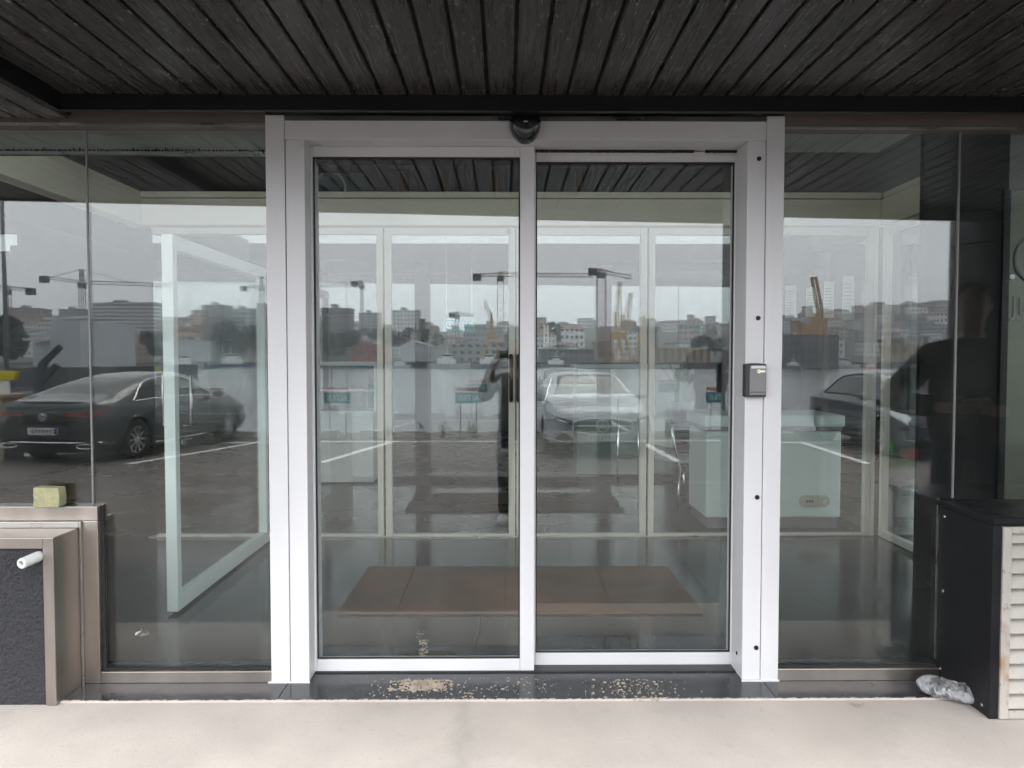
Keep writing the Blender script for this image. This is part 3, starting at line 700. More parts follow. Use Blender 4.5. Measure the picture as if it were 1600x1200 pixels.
# light switch-like card on the open door
# ================================================================= open glazed door leaf standing inside on the left
od = empty('open_door', (-1.80, .87, 0), 'pale framed glass door standing open inside the left glass', 'door')
M['pale'] = mat('pale_frame', (.88, .94, .92), .35, var=.02)
ow, oh, oz = 1.60, 2.05, .0
def oq(name, m_, y0, y1, z0, z1, x0=-.03, x1=.03, bevel=.003): return box(name, m_, x0, x1, y0, y1, z0, z1, od, bevel=bevel)
zlo = .02
oq('stile', M['pale'], 0, .055, zlo, oh); oq('stile', M['pale'], ow - .055, ow, zlo, oh)
oq('top_rail', M['pale'], .0555, ow - .0555, oh - .075, oh, -.029, .029); oq('bottom_rail', M['pale'], .0555, ow - .0555, zlo, zlo + .08, -.029, .029)
oq('glass_pane', M['glass_in'], .05, ow - .05, zlo + .07, oh - .065, -.004, .004, 0)
for s in (-1, 1):
    MB().tube([(s * .03, .10, 1.02), (s * .075, .10, 1.02), (s * .075, .10, 1.30), (s * .03, .10, 1.30)], .009, 8).build('handle', M['steel_cool'], od, smooth=True)
MB().lathe([(0, .0), (.022, .0), (.022, .012), (0, .012)], 14, (.03, .09, .93), 'x').build('lock', M['chrome'], od)
# floor stop in front of it
fs = MB().lathe([(0, .0), (.035, .0), (.03, .012), (.006, .018), (.006, .03), (0, .03)], 16, (0, 0, .005)).build('floor_stop', M['steel_cool'], smooth=True)
a_, b_ = P(247, 996, 4.0); fs.location = (a_, 1.40 * F / (996 - 557) - CAM_D, 0)
tag(fs, 'small round metal stop on the grey floor inside left glass', 'door stop')
# ================================================================= door mat
x0 = X(527, 4.12, 965); x1 = X(1098, 4.12, 965)
m_ = MB().prism([(x0, .86), (x1, .86), (x1 - .005, 1.76), (x0 + .01, 1.77)], .005, .019, 'z').build('door_mat', M['mat'], bevel=.003)
tag(m_, 'brown coir door mat lying between outer and inner doors', 'door mat')
# hairline cracks in the floor
cm = MB(); rn = random.Random(2)
def crack(pts_, w=.0022):
    for a, b in zip(pts_, pts_[1:]):
        pa = []
        for px, py in (a, b):
            d = ray(px, py); t = (.0055 - CAM_H) / d.z; pa.append(Vector((d.x * t, -CAM_D + d.y * t, 0)))
        d = (pa[1] - pa[0]).normalized(); n = Vector((-d.y, d.x, 0)) * w * rn.uniform(.5, 1.2)
        cm.add([(pa[0] - n)[:2] + (.0055,), (pa[0] + n)[:2] + (.0055,), (pa[1] + n)[:2] + (.0055,), (pa[1] - n)[:2] + (.0055,)], [(0, 1, 2, 3)])
crack([(743, 1016), (745, 1000), (750, 985), (749, 972), (754, 962)]); 
st(cm.build('floor_crack', M['black']))
# ================================================================= things in the hall
# chest freezer
fz = empty('chest_freezer', (2.16, YI + .5, 0), 'pale turquoise chest freezer behind the inner glass on the right', 'freezer')
wf = .565
box('body', M['freezer'], -wf + .02, wf - .02, -.29, .30, .10, .80, fz, bevel=.012)
box('plinth', M['grey_plastic'], -wf + .04, wf - .04, -.27, .28, .012, .098, fz)
box('lid', M['freezer'], -wf, wf, -.315, .315, .835, .93, fz, bevel=.015); box('lid_seal', M['grey_plastic'], -wf + .02, wf - .02, -.295, .30, .802, .834, fz)
cpn = MB()
pl = [(.05 * math.cos(a) + (.085 if math.cos(a) > 0 else -.085), .05 * math.sin(a)) for a in [2 * math.pi * (k + .5) / 20 for k in range(20)]]
cpl = MB().prism([(p[0] * .9 + .33, p[1] * .95 + .235) for p in pl], -.302, -.2905).build('control_panel', mat('beige_plastic', (.55, .55, .42), .5), fz)
for k in range(3): box('indicator', M['black_text'], .26 + k * .022, .275 + k * .022, -.305, -.3025, .225, .245, cpl)
MB().lathe([(0, -.312), (.026, -.312), (.03, -.3025)], 16, (.41, 0, .235), 'y').build('dial', M['alu_in'], cpl)
# counter
co = empty('counter', (1.35, 5.9, 0), 'pale turquoise reception counter deep in the hall', 'counter')
box('front_panel', mat('counter_laminate', (.22, .26, .25), .4), -.52, .62, -.25, .25, .03, 1.26, co, bevel=.006); box('worktop', M['white'], -.56, .66, -.30, .28, 1.262, 1.31, co, bevel=.006)
box('plinth', M['black'], -.50, .60, -.23, .23, .006, .029, co)
cu = empty('display_cabinet', (-1.75, 5.4, 0), 'pale display cabinet with a shelf at left of the hall', 'cabinet')
box('body', M['white'], -.36, .30, -.25, .25, .02, .80, cu, bevel=.006); box('top', M['white'], -.40, .34, -.28, .28, 1.30, 1.34, cu)
for sx in (-.38, .31): box('side_panel', M['white'], sx, sx + .02, -.25, .25, .802, 1.299, cu)
box('shelf', M['white'], -.358, .308, -.22, .22, 1.02, 1.04, cu)
# dark furniture masses further in
sh = empty('shelf_unit', (-2.6, 7.5, 0), 'dark tall shelf unit at the far left of the hall', 'shelf')
dk = mat('dark_wood', (.045, .035, .028), .5, var=.2)
for sx in (-.7, .68): box('side_panel', dk, sx, sx + .03, -.2, .2, .01, 2.0, sh)
box('back_panel', dk, -.67, .68, .17, .2, .01, 2.0, sh)
for zz in (.05, .5, .95, 1.4, 1.97): box('shelf', dk, -.67, .679, -.2, .169, zz, zz + .03, sh)
# small table with a potted plant
tb = empty('side_table', (1.72, 4.6, 0), 'small steel table carrying a potted plant behind right inner pane', 'table')
box('table_top', M['grey_plastic'], -.30, .30, -.22, .22, .70, .73, tb, bevel=.004); box('shelf', M['grey_plastic'], -.28, .28, -.2, .2, .45, .465, tb)
for sx in (-.28, .28):
    for sy in (-.2, .2): MB().tube([(sx, sy, .006), (sx, sy, .70)], .012, 8).build('leg', M['chrome'], tb, smooth=True)
pt = empty('potted_plant', (1.80, 4.6, .731), 'sword leaved potted plant in a grey ribbed pot on the table', 'plant')
rib = MB()
pr = [(0, 0), (.10, 0), (.13, .21), (.12, .21), (.095, .03), (0, .03)]
rib.lathe(pr, 28); rib.build('pot', mat('grey_pot', (.10, .10, .12), .5, var=.1), pt, smooth=False)
MB().lathe([(0, .18), (.12, .18)], 20).build('soil', dk, pt)
lg = mat('plant_leaf', (.035, .10, .04), .45, var=.3, vscale=9); rn = random.Random(8)
for k in range(11):
    a = k * 2.4; ln = rn.uniform(.28, .52); sp2 = rn.uniform(.04, .2); m_ = MB(); w = .045
    pts_ = [Vector((math.cos(a) * (.02 + sp2 * t * t), math.sin(a) * (.02 + sp2 * t * t), .18 + ln * t)) for t in (0, .25, .5, .75, 1)]
    n = Vector((-math.sin(a), math.cos(a), 0)); ww = (.7, 1, 1, .7, .05)
    vs = []
    for q, s in zip(pts_, ww): vs += [q - n * w * s, q + Vector((math.cos(a), math.sin(a), 0)) * .006, q + n * w * s]
    m_.add(vs, [f for i_ in range(4) for f in ((3*i_, 3*i_+1, 3*i_+4, 3*i_+3), (3*i_+1, 3*i_+2, 3*i_+5, 3*i_+4))])
    m_.build('leaf', lg, pt, fix=False)
# tubular chairs
def chair(loc, rz, lab):
    c = empty('tubular_chair', loc, lab, 'chair', None, rz)
    sm_ = mat('chair_shell', (.55, .56, .55), .4) if 'chair_shell' not in bpy.data.materials else bpy.data.materials['chair_shell']
    for s in (-.22, .22):
        MB().tube([(s, .22, .006), (s, .20, .44), (s, -.18, .45), (s, -.2, .006)], .011, 8).build('leg_frame', M['chrome'], c, smooth=True)
        MB().tube([(s, .20, .44), (s, .26, .62), (s, .30, .86)], .011, 8).build('back_frame', M['chrome'], c, smooth=True)
    box('seat', sm_, -.22, .22, -.2, .2, .455, .48, c, bevel=.01); 
    b = MB().prism([(-.22, .60), (.22, .60), (.20, .86), (-.20, .86)], .262, .285).build('backrest', sm_, c, bevel=.008)
    return c
chair((1.62, 3.75, 0), R(115), 'chrome tubular chair next to the freezer behind right inner pane'); 

# trolley rail left of the plant
tr = empty('tubular_trolley', (1.18, 4.1, 0), 'tall thin chrome tube stand behind the right inner pane', 'stand')
for s in (-.1, .1): MB().tube([(s, 0, .006), (s, 0, 1.0)], .011, 8).build('post', M['chrome'], tr, smooth=True)
box('shelf', M['grey_plastic'], -.12, .12, -.1, .1, 1.0, 1.015, tr); box('shelf', M['grey_plastic'], -.12, .12, -.1, .1, .42, .435, tr)
# teal hanging sign with white lettering
a0, b0 = P(692.5, 517, 6.5); a1, b1 = P(742.5, 495, 6.5)
hg = empty('hanging_sign', ((a0 + a1) / 2, 6.5 - CAM_D, b0), 'teal hanging sign with round logo in the hall behind inner door', 'sign')
w, h = (a1 - a0) / 2, b1 - b0
box('board', M['teal_light'], -w, w, -.01, .01, 0, h, hg)
for s in (-.8, .8): MB().tube([(s * w, 0, h), (s * w, 0, 2.94 - b0)], .002, 6).build('wire', M['steel_cool'], hg)
text('lettering', 'ALTIUS', .052, M['white_text'], hg, (w * .28, -.013, h * .42), (R(90), 0, 0), .001)
lgo = MB().tube([(-w * .58 + .028 * math.cos(a), -.013, h * .42 + .028 * math.sin(a)) for a in [2 * math.pi * k / 20 for k in range(20)]], .004, 6, True)
lgo.prism([(-w * .58 - .014, h * .42 + .012), (-w * .58 + .014, h * .42 + .012), (-w * .58, h * .42 - .012)], -.0145, -.0115); lgo.build('logo', M['white_text'], hg)
box('lettering', M['white_text'], -w * .75, -w * .2, -.013, -.011, h * .80, h * .86, hg)
# big teal panel with ring logo above the inner screen, dim
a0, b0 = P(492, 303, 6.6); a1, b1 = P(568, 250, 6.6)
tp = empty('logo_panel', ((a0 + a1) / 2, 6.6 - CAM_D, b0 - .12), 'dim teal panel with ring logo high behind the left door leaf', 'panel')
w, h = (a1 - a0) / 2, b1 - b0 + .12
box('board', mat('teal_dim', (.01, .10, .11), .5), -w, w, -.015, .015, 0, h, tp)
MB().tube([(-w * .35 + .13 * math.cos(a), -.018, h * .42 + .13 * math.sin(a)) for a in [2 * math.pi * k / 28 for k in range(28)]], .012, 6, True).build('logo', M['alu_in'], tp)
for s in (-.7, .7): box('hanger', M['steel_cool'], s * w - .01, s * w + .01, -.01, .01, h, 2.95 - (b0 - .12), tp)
bars = mat('brown_wood', (.12, .055, .022), .5, var=.2)
for k, (p0, p1) in enumerate(((624, 640), (693, 703), (768, 780), (898, 908))):
    xa, xb = X(p0, 6.4), X(p1, 6.4)
    o = box('wooden_post', bars, xa, xb, 3.15, 3.21, zb_t + .001, 2.93)
    tag(o, ['wide brown wooden post above left inner door leaf', 'thin brown wooden post second from left above inner doors', 'thin brown wooden post above the inner door handles', 'brown wooden post above right inner door leaf'][k], 'post', 'wooden posts above the inner screen')
# partition with big pale lettering at the far right
pn = empty('sign_panel', (3.42, 1.3, 0), 'olive steel panel with pale lettering at the far right behind glass', 'panel')
D_ = CAM_D + 1.3
xa = X(1571, D_) - 3.42
box('board', mat('olive_panel', (.13, .135, .105), .35, metal=.3, var=.1, vscale=1.2), xa, 1.1, 0, .04, .006, 2.38, pn)
xd = X(1438, D_) - 3.42
box('dark_board', M['void'], xd, xa - .001, 0, .04, .006, 2.93, pn); box('dark_return', M['black'], xa - .04, xa - .001, -.02, -.0005, .006, 2.38, pn)
cx_, cz_ = P(1612, 405, D_)
MB().tube([(cx_ - 3.42 + .10 * math.cos(a), -.006, cz_ + .125 * math.sin(a)) for a in [2 * math.pi * k / 28 for k in range(28)]], .012, 6, True).build('logo', M['grey_plastic'], pn)
MB().lathe([(0, -.008), (.016, -.008), (.016, 0)], 12, (X(1578, D_) - 3.42, 0, Z(432, D_)), 'y').build('logo_dot', M['white_text'], pn)
text('lettering', 'JL', .15, M['grey_plastic'], pn, (X(1592, D_) - 3.42, -.004, Z(479, D_)), (R(90), 0, 0), .002)
# ================================================================= outside, behind the camera (seen mirrored in the glass)
import numpy as np
def car_paint(name, col, rough=.25): return mat(name, col, rough, coat=.35, spec=.5, var=.03)
M['tyre'] = mat('tyre', (.015, .015, .015), .8); M['rim'] = mat('alloy', (.55, .55, .56), .3, metal=.9)
M['carglass'] = mat('car_glass', (.012, .015, .016), .05, spec=.4)
M['tail'] = mat('tail_lamp', (.18, .012, .012), .2); M['head'] = mat('headlamp', (.65, .68, .70), .12, metal=.4)
M['headdark'] = mat('headlamp_dark', (.05, .055, .06), .12, spec=.8); M['plate'] = mat('plate', (.62, .64, .62), .5); M['plateblue'] = mat('plate_blue', (.02, .05, .25), .5)

def crom(ts, vals, t):
    ts = np.array(ts); vals = np.array(vals, float); out = np.empty((len(t), vals.shape[1]))
    m = np.gradient(vals, ts, axis=0) if len(ts) > 2 else np.zeros_like(vals)
    d = np.diff(vals, axis=0) / np.diff(ts)[:, None]
    for j in range(vals.shape[1]):                      # monotone-limited tangents
        for i in range(1, len(ts) - 1):
            if d[i-1, j] * d[i, j] <= 0: m[i, j] = 0
            else: m[i, j] = np.clip(m[i, j], -3 * min(abs(d[i-1, j]), abs(d[i, j])), 3 * min(abs(d[i-1, j]), abs(d[i, j])))
    idx = np.clip(np.searchsorted(ts, t, side='right') - 1, 0, len(ts) - 2)
    h = (ts[idx+1] - ts[idx])[:, None]; u = ((t - ts[idx])[:, None]) / h
    return (2*u**3 - 3*u**2 + 1) * vals[idx] + (u**3 - 2*u**2 + u) * h * m[idx] + (-2*u**3 + 3*u**2) * vals[idx+1] + (u**3 - u**2) * h * m[idx+1]

def make_car(name, label, loc, heading, st_, L, axles, wr_, regions, paint, extras, spokes=10, trim=True):
    """body grid along s (0 rear .. L front); rows v 0 sill .. 4 belt, 5 roof edge .. 7 centre line"""
    root = empty(name, loc, label, 'car', None, heading)
    NSx, NV = 110, 42
    s = np.linspace(0, L, NSx); pv = crom([q[0] for q in st_], [q[1:] for q in st_], s)
    vpar = np.linspace(0, 7, NV)
    grid = np.zeros((NSx, NV, 3))
    for i in range(NSx):
        w, zb, zbelt, wr, zr = pv[i]
        ctl = [(w * .90, zb), (w * .975, zb + .10 * (zbelt - zb) + .02), (w * 1.0, zb + .42 * (zbelt - zb)), (w * .985, zb + .80 * (zbelt - zb)), (w * .935, zbelt),
               (wr, zbelt + .88 * (zr - zbelt)), (wr * .66, zr - .012), (0, zr)]
        g = crom(list(range(8)), ctl, vpar)
        grid[i, :, 0] = s[i] - L / 2; grid[i, :, 1] = g[:, 0]; grid[i, :, 2] = g[:, 1]
    parts = {}
    def cell_part(sc, vc, y, z):
        for a in axles:
            if vc < 3.6 and (sc - a) ** 2 + (z - wr_) ** 2 < (wr_ + .045) ** 2: return None
        for nm, fn in regions:
            if fn(sc, vc, z): return nm
        return 'body'
    for side in (1, -1):
        for i in range(NSx - 1):
            for j in range(NV - 1):
                q = [grid[i, j], grid[i+1, j], grid[i+1, j+1], grid[i, j+1]]; c = sum(q) / 4
                nm = cell_part((s[i] + s[i+1]) / 2, (vpar[j] + vpar[j+1]) / 2, c[1], c[2])
                if nm is None: continue
                key = nm if nm in ('body', 'windscreen', 'rear_window') else (nm, side)
                mb = parts.setdefault(key, MB()); n = len(mb.v)
                vs = [(p[0], p[1] * side, p[2]) for p in q]
                mb.v += vs; mb.f.append((n, n+1, n+2, n+3) if side < 0 else (n+3, n+2, n+1, n))
    b = parts['body']
    for i in (0, NSx - 1):                                 # end caps and floor
        ring = [tuple(grid[i, j]) for j in range(NV)] + [(grid[i, j][0], -grid[i, j][1], grid[i, j][2]) for j in reversed(range(NV - 1))]
        n = len(b.v); b.v += ring; b.f.append(tuple(range(n, n + len(ring))))
    pm = {'body': paint, 'side_window': M['carglass'], 'windscreen': M['carglass'], 'rear_window': M['carglass'], 'tail_lamp': M['tail'], 'headlamp': extras.get('headmat', M['head']), 'lower_trim': M['dark_plastic']}
    for key, mb in parts.items():
        nm = key if isinstance(key, str) else key[0]
        me = mb.mesh(nm, True, False); bm = bmesh.new(); bm.from_mesh(me); bmesh.ops.remove_doubles(bm, verts=bm.verts, dist=.0004)
        bmesh.ops.recalc_face_normals(bm, faces=bm.faces); bm.to_mesh(me); bm.free()
        me.polygons.foreach_set('use_smooth', [len(p.vertices) < 6 for p in me.polygons]); me.materials.append(pm[nm])
        o = bpy.data.objects.new(nm, me); COL.objects.link(o); o.parent = root
    W2 = max(q[1] for q in st_)
    MB().box(-L/2 + .25, L/2 - .25, -W2 + .12, W2 - .12, .22, .55).build('underbody', M['void'], root)
    for a in axles:
        for side in (1, -1):
            wh = empty('wheel', (a - L/2, side * (W2 - .12), wr_), parent=root)
            r = wr_
            MB().lathe([(r*.66, -.11), (r*.9, -.115), (r*.985, -.09), (r, -.03), (r, .03), (r*.985, .09), (r*.9, .115), (r*.66, .11)], 36, (0, 0, 0), 'y').build('tyre', M['tyre'], wh, smooth=True)
            rm = MB().lathe([(r*.67, -.1), (r*.655, .10), (r*.60, .10), (r*.60, -.06)] if side > 0 else [(r*.67, .1), (r*.655, -.10), (r*.60, -.10), (r*.60, .06)], 32, (0, 0, 0), 'y')
            yo = .085 * side
            for k in range(spokes):
                an = 2 * math.pi * k / spokes
                rm.bar((.045 * math.cos(an), yo, .045 * math.sin(an)), (r*.63 * math.cos(an), yo, r*.63 * math.sin(an)), .03 if spokes > 6 else .055, .022, (0, 1, 0))
            rm.lathe([(0, yo + .012*side), (.055, yo + .012*side), (.06, yo - .02*side)], 16, (0, 0, 0), 'y')
            rm.build('rim', M['rim'], wh)
            MB().lathe([(0, -.02*side), (r*.62, -.02*side)], 20, (0, 0, 0), 'y').build('brake_disc', M['void'], wh)
            ap = [(a - L/2 + (r + .05) * math.cos(t), side * (W2 - .012), r + (r + .05) * math.sin(t)) for t in [math.pi * k / 18 for k in range(19)]]
            MB().tube(ap, .022, 6).build('wheel_arch', paint, root, smooth=True)
    def surf(sv, vv, out=0.0, side=1):
        a = float(np.clip(sv / L * (NSx - 1), 0, NSx - 1.001)); c = float(np.clip(vv / 7 * (NV - 1), 0, NV - 1.001)); i, j = int(a), int(c); a -= i; c -= j
        p = grid[i, j] * (1-a) * (1-c) + grid[i+1, j] * a * (1-c) + grid[i, j+1] * (1-a) * c + grid[i+1, j+1] * a * c
        return Vector((p[0], (p[1] + out) * side, p[2]))
    from mathutils.bvhtree import BVHTree
    tris, vv_ = [], []
    for side in (1, -1):
        n0 = len(vv_); vv_ += [(float(p[0]), float(p[1]) * side, float(p[2])) for p in grid.reshape(-1, 3)]
        for i in range(NSx - 1):
            for j in range(NV - 1): tris.append((n0 + i*NV + j, n0 + (i+1)*NV + j, n0 + (i+1)*NV + j + 1, n0 + i*NV + j + 1))
    for i in (0, NSx - 1): tris.append(tuple([i*NV + j for j in range(NV)] + [NSx*NV + i*NV + j for j in reversed(range(NV))]))
    surf.tree = BVHTree.FromPolygons(vv_, tris)
    return root, surf
def hit(surf, y, z, d):
    h = surf.tree.ray_cast(Vector((d * 6, y, z)), Vector((-d, 0, 0)))[0]
    return h.x if h is not None else None
def patch(name, surf, root, m_, ys, lo, hi, d, nz=4, off=.008):
    mb = MB(); rows = []
    for y in ys:
        col = []
        for k in range(nz + 1):
            z = lo(y) + (hi(y) - lo(y)) * k / nz; x_ = hit(surf, y, z, d); col.append(None if x_ is None else (x_ + d * off, y, z))
        rows.append(col)
    for a, b in zip(rows, rows[1:]):
        for k in range(nz):
            q = (a[k], b[k], b[k+1], a[k+1])
            if None not in q: mb.add(q, [(0, 1, 2, 3)])
    return mb.build(name, m_, root) if mb.f else None
def strip(name, surf, root, m_, pts, d, r=.01, off=.01, closed=False):
    out = []
    for y, z in pts:
        x_ = hit(surf, y, z, d)
        if x_ is not None: out.append((x_ + d * off, y, z))
    return MB().tube(out, r, 6, closed).build(name, m_, root, smooth=True)
def win(s0, s1, s2, s3, vb=4.12, vt=4.86):
    """side glass: tapering at both ends"""
    def f(s, v, z):
        if not (s0 < s < s3): return False
        top = vt
        if s < s1: top = vb + (vt - vb) * math.sin((s - s0) / (s1 - s0) * math.pi / 2)
        if s > s2: top = vb + (vt - vb) * (1 - ((s - s2) / (s3 - s2)) ** 1.3)
        return vb < v < top
    f.e = (s0, s1, s2, s3, vb, vt); return f
def win_trim(root, surf, f, m_):
    s0, s1, s2, s3, vb, vt = f.e
    for side in (1, -1):
        pts = []
        for k in range(25):
            s = s0 + (s3 - s0) * k / 24
            top = vt if s1 <= s <= s2 else (vb + (vt - vb) * math.sin((s - s0) / (s1 - s0) * math.pi / 2) if s < s1 else vb + (vt - vb) * (1 - ((s - s2) / (s3 - s2)) ** 1.3))
            pts.append(surf(s, top + .05, .008, side))
        low = [surf(s3 - (s3 - s0) * k / 24, vb, .008, side) for k in range(1, 24)]
        MB().tube(pts + low, .013, 6, True).build('window_trim', m_, root, smooth=True)
def emblem(root, x, z, r, dirx, m_):
    e = MB(); t = .006
    e.tube([(x, r * math.cos(a), z + r * math.sin(a)) for a in [2*math.pi*k/24 for k in range(24)]], r * .10, 6, True)
    for k in range(3):
        a = math.pi/2 + k * 2*math.pi/3
        e.tube([(x, 0, z), (x, r * math.cos(a), z + r * math.sin(a))], [r * .16, r * .03], 6)
    e.build('emblem', m_, root, smooth=True)
def plate(root, x, z, dirx, w=.26, h=.055):
    p = box('number_plate', M['plate'], min(x, x + dirx * .012), max(x, x + dirx * .012), -w, w, z - h, z + h, root)
    box('plate_band', M['plateblue'], min(x, x + dirx * .014), max(x, x + dirx * .014), -dirx * w * .98 - (.0 if dirx < 0 else -.04) - (.04 if dirx < 0 else 0) + (.04 if dirx < 0 else -.04), -dirx * w * .98 + (-.04 if dirx < 0 else .04), z - h * .95, z + h * .95, p)
    ch = MB(); rn = random.Random(3)
    for k in range(7):
        y = -w * .72 + k * w * .24
        ch.box(min(x, x + dirx * .0145), max(x, x + dirx * .0145), y, y + .02, z - h * .6, z + h * .6); ch.box(min(x, x + dirx * .0145), max(x, x + dirx * .0145), y + .02, y + .042, z + h * .3 * (k % 3 - 1), z + h * .3 * (k % 3 - 1) + .014)
    ch.build('characters', M['black_text'], p)

# ---- dark fastback coupe, rear three-quarter view in the glass (left)
stA = [(0, .66, .44, .72, .50, .82), (.05, .80, .36, .82, .66, .93), (.14, .87, .31, .885, .72, 1.005), (.30, .905, .27, .915, .715, 1.035), (.6, .925, .24, .935, .68, 1.11), (1.2, .93, .21, .955, .61, 1.285),
       (1.9, .93, .2, .965, .575, 1.41), (2.5, .93, .2, .96, .57, 1.44), (3.0, .93, .2, .945, .585, 1.385), (3.5, .93, .2, .93, .67, 1.14), (3.75, .93, .2, .92, .78, 1.01), (4.25, .92, .22, .86, .75, .93), (4.6, .87, .24, .74, .66, .82), (4.78, .78, .28, .64, .56, .70), (4.85, .64, .36, .58, .44, .60)]
wA = win(.98, 1.75, 2.55, 3.55)
regA = [('side_window', wA), ('rear_window', lambda s, v, z: .62 < s < 1.55 and v > 5.12), ('windscreen', lambda s, v, z: 2.98 < s < 3.62 and v > 5.12),
        ('tail_lamp', lambda s, v, z: .12 < s < .34 and 3.55 < v < 3.95 and z > .74), ('headlamp', lambda s, v, z: 4.35 < s < 4.72 and 3.2 < v < 4.1), ('lower_trim', lambda s, v, z: v < .75)]
pa = car_paint('dark_green_grey_paint', (.014, .019, .020), .18)
# rear wheels mirrored at (208,712) and (57,718); nose points away from the glass
ra = (G(208, 713) + G(57, 718.5)) / 2
hdA = R(-90 + 9)                                      # heading in the real (unmirrored) place
ctr = ra + Vector((math.cos(hdA), math.sin(hdA), 0)) * (4.85 / 2 - .98); ctr.z = lot_z(ctr.y)
carA, sfA = make_car('parked_car', 'dark fastback coupe mirrored in the left glass', ctr, hdA, stA, 4.85, (.98, 3.90), .345, regA, pa, {'headmat': M['headdark']})
win_trim(carA, sfA, wA, M['chrome'])
emblem(carA, hit(sfA, 0, .79, -1) - .012, .775, .055, -1, M['chrome']); plate(carA, hit(sfA, 0, .56, -1) - .006, .56, -1)
rb = MB(); yy = np.linspace(-.88, .88, 19)
def rearx(y, off=0): return -4.85/2 + .015 + .17 * abs(y / .88) ** 2.6 + off
rb.tube([(rearx(y, -.03), y, .385) for y in yy], .017, 6); rb.build('bumper_trim', M['chrome'], carA, smooth=True)
dl = MB()
for a, b in zip(yy, yy[1:]): dl.add([(rearx(a, -.015), a, .36), (rearx(b, -.015), b, .36), (rearx(b, .06), b, .22), (rearx(a, .06), a, .22), (rearx(a, .25), a, .22), (rearx(b, .25), b, .22)], [(0, 1, 2, 3), (3, 2, 5, 4)])
dl.build('diffuser', M['dark_plastic'], carA)
for s in (-1, 1):
    pts = [(rearx(.66 * 1, -.03), s * (.66 + .15 * math.cos(t)), .325 + .035 * math.sin(t)) for t in [2*math.pi*k/16 for k in range(16)]]
    MB().tube(pts, .012, 6, True).build('exhaust_trim', M['chrome'], carA, smooth=True)
LS = lambda a, b, n: [a + (b - a) * k / (n - 1) for k in range(n)]
patch('boot_lip_shade', sfA, carA, M['dark_plastic'], LS(-.66, .66, 15), lambda y: .885, lambda y: .925, -1, 1, .006)  # dark band painted in as the shade under the boot lip
for s in (-1, 1): patch('tail_lamp', sfA, carA, M['tail'], LS(s * .34, s * .86, 12), lambda y: .80 - .02 * abs(y), lambda y: .825 + .05 * abs(y), -1, 2, .008)
patch('plate_recess', sfA, carA, M['dark_plastic'], LS(-.40, .40, 9), lambda y: .46, lambda y: .66, -1, 2, .004)
for zc_ in (.70, .455): strip('panel_gap', sfA, carA, M['void'], [(y, zc_) for y in LS(-.82, .82, 17)], -1, .005, .002)
sp2 = MB().tube([(rearx(y, .10), y, .995) for y in np.linspace(-.72, .72, 13)], .018, 6); sp2.build('boot_spoiler', pa, carA, smooth=True)
for s in (-1, 1):
    MB().blob((3.35 - 4.85/2, s * 1.0, 1.0), .09, .11, .065, 12, 8).build('door_mirror', pa, carA, smooth=True)
    for sv in (2.0, 3.0):
        p = sfA(sv - .15, 3.55, .012, s); MB().bar(p, p + Vector((.2, 0, 0)), .02, .025).build('door_handle', pa, carA)
    MB().tube([sfA(1.5 + k * .25, .55, .006, s) for k in range(8)], .011, 6).build('sill_trim', M['chrome'], carA, smooth=True)

# ---- white saloon, front view in the right door leaf
stB = [(0, .64, .44, .70, .48, .86), (.08, .80, .34, .84, .66, .98), (.3, .88, .28, .92, .72, 1.05), (.75, .905, .23, .94, .68, 1.10), (1.3, .91, .2, .95, .60, 1.33), (1.9, .91, .2, .95, .57, 1.42), (2.5, .91, .2, .94, .57, 1.435),
       (2.95, .91, .2, .93, .585, 1.37), (3.45, .91, .2, .915, .67, 1.12), (3.7, .91, .2, .90, .78, 1.0), (4.2, .90, .21, .845, .75, .925), (4.5, .87, .22, .76, .70, .84), (4.66, .82, .24, .69, .62, .755), (4.74, .72, .28, .62, .52, .67), (4.76, .66, .32, .59, .46, .63)]
wB = win(1.0, 1.6, 2.5, 3.5)
regB = [('side_window', wB), ('rear_window', lambda s, v, z: .75 < s < 1.5 and v > 5.12), ('windscreen', lambda s, v, z: 2.9 < s < 3.58 and v > 5.12),
        ('tail_lamp', lambda s, v, z: s < .3 and 3.3 < v < 4 and z > .68), ('lower_trim', lambda s, v, z: v < .5)]
pb = car_paint('silver_white_paint', (.36, .38, .40), .36)
ft = V(946, 720, 12.4); hdB = R(90 - 3)
ctr = Vector((ft.x, ft.y, 0)) - Vector((math.cos(hdB), math.sin(hdB), 0)) * (4.76 / 2); ctr.z = lot_z(ctr.y)
carB, sfB = make_car('parked_car', 'white saloon car facing the building, mirrored in right door leaf', ctr, hdB, stB, 4.76, (.95, 3.80), .335, regB, pb, {'headmat': M['headdark']})
win_trim(carB, sfB, wB, M['chrome'])
def frx(y, L=4.76): return L/2 - .16 * abs(y / .8) ** 2.2 + .012
LS = lambda a, b, n: [a + (b - a) * k / (n - 1) for k in range(n)]
glo = lambda y: .425 + .05 * (abs(y) / .50) ** 2
ghi = lambda y: .685 - .06 * (abs(y) / .50) ** 3
patch('grille', sfB, carB, M['dark_plastic'], LS(-.50, .50, 15), glo, ghi, 1, 5)
strip('grille_trim', sfB, carB, M['white'], [(y, glo(y)) for y in LS(-.50, .50, 15)] + [(y, ghi(y)) for y in LS(.50, -.50, 15)], 1, .016, .012, True)
strip('grille_bar', sfB, carB, M['white'], [(y, .565) for y in LS(-.48, .48, 11)], 1, .013, .016)
xe = hit(sfB, 0, .565, 1); emblem(carB, xe + .028, .565, .10, 1, M['white']); plate(carB, hit(sfB, 0, .38, 1) + .012, .375, 1)
patch('lower_intake', sfB, carB, M['dark_plastic'], LS(-.44, .44, 11), lambda y: .285, lambda y: .345, 1, 2)
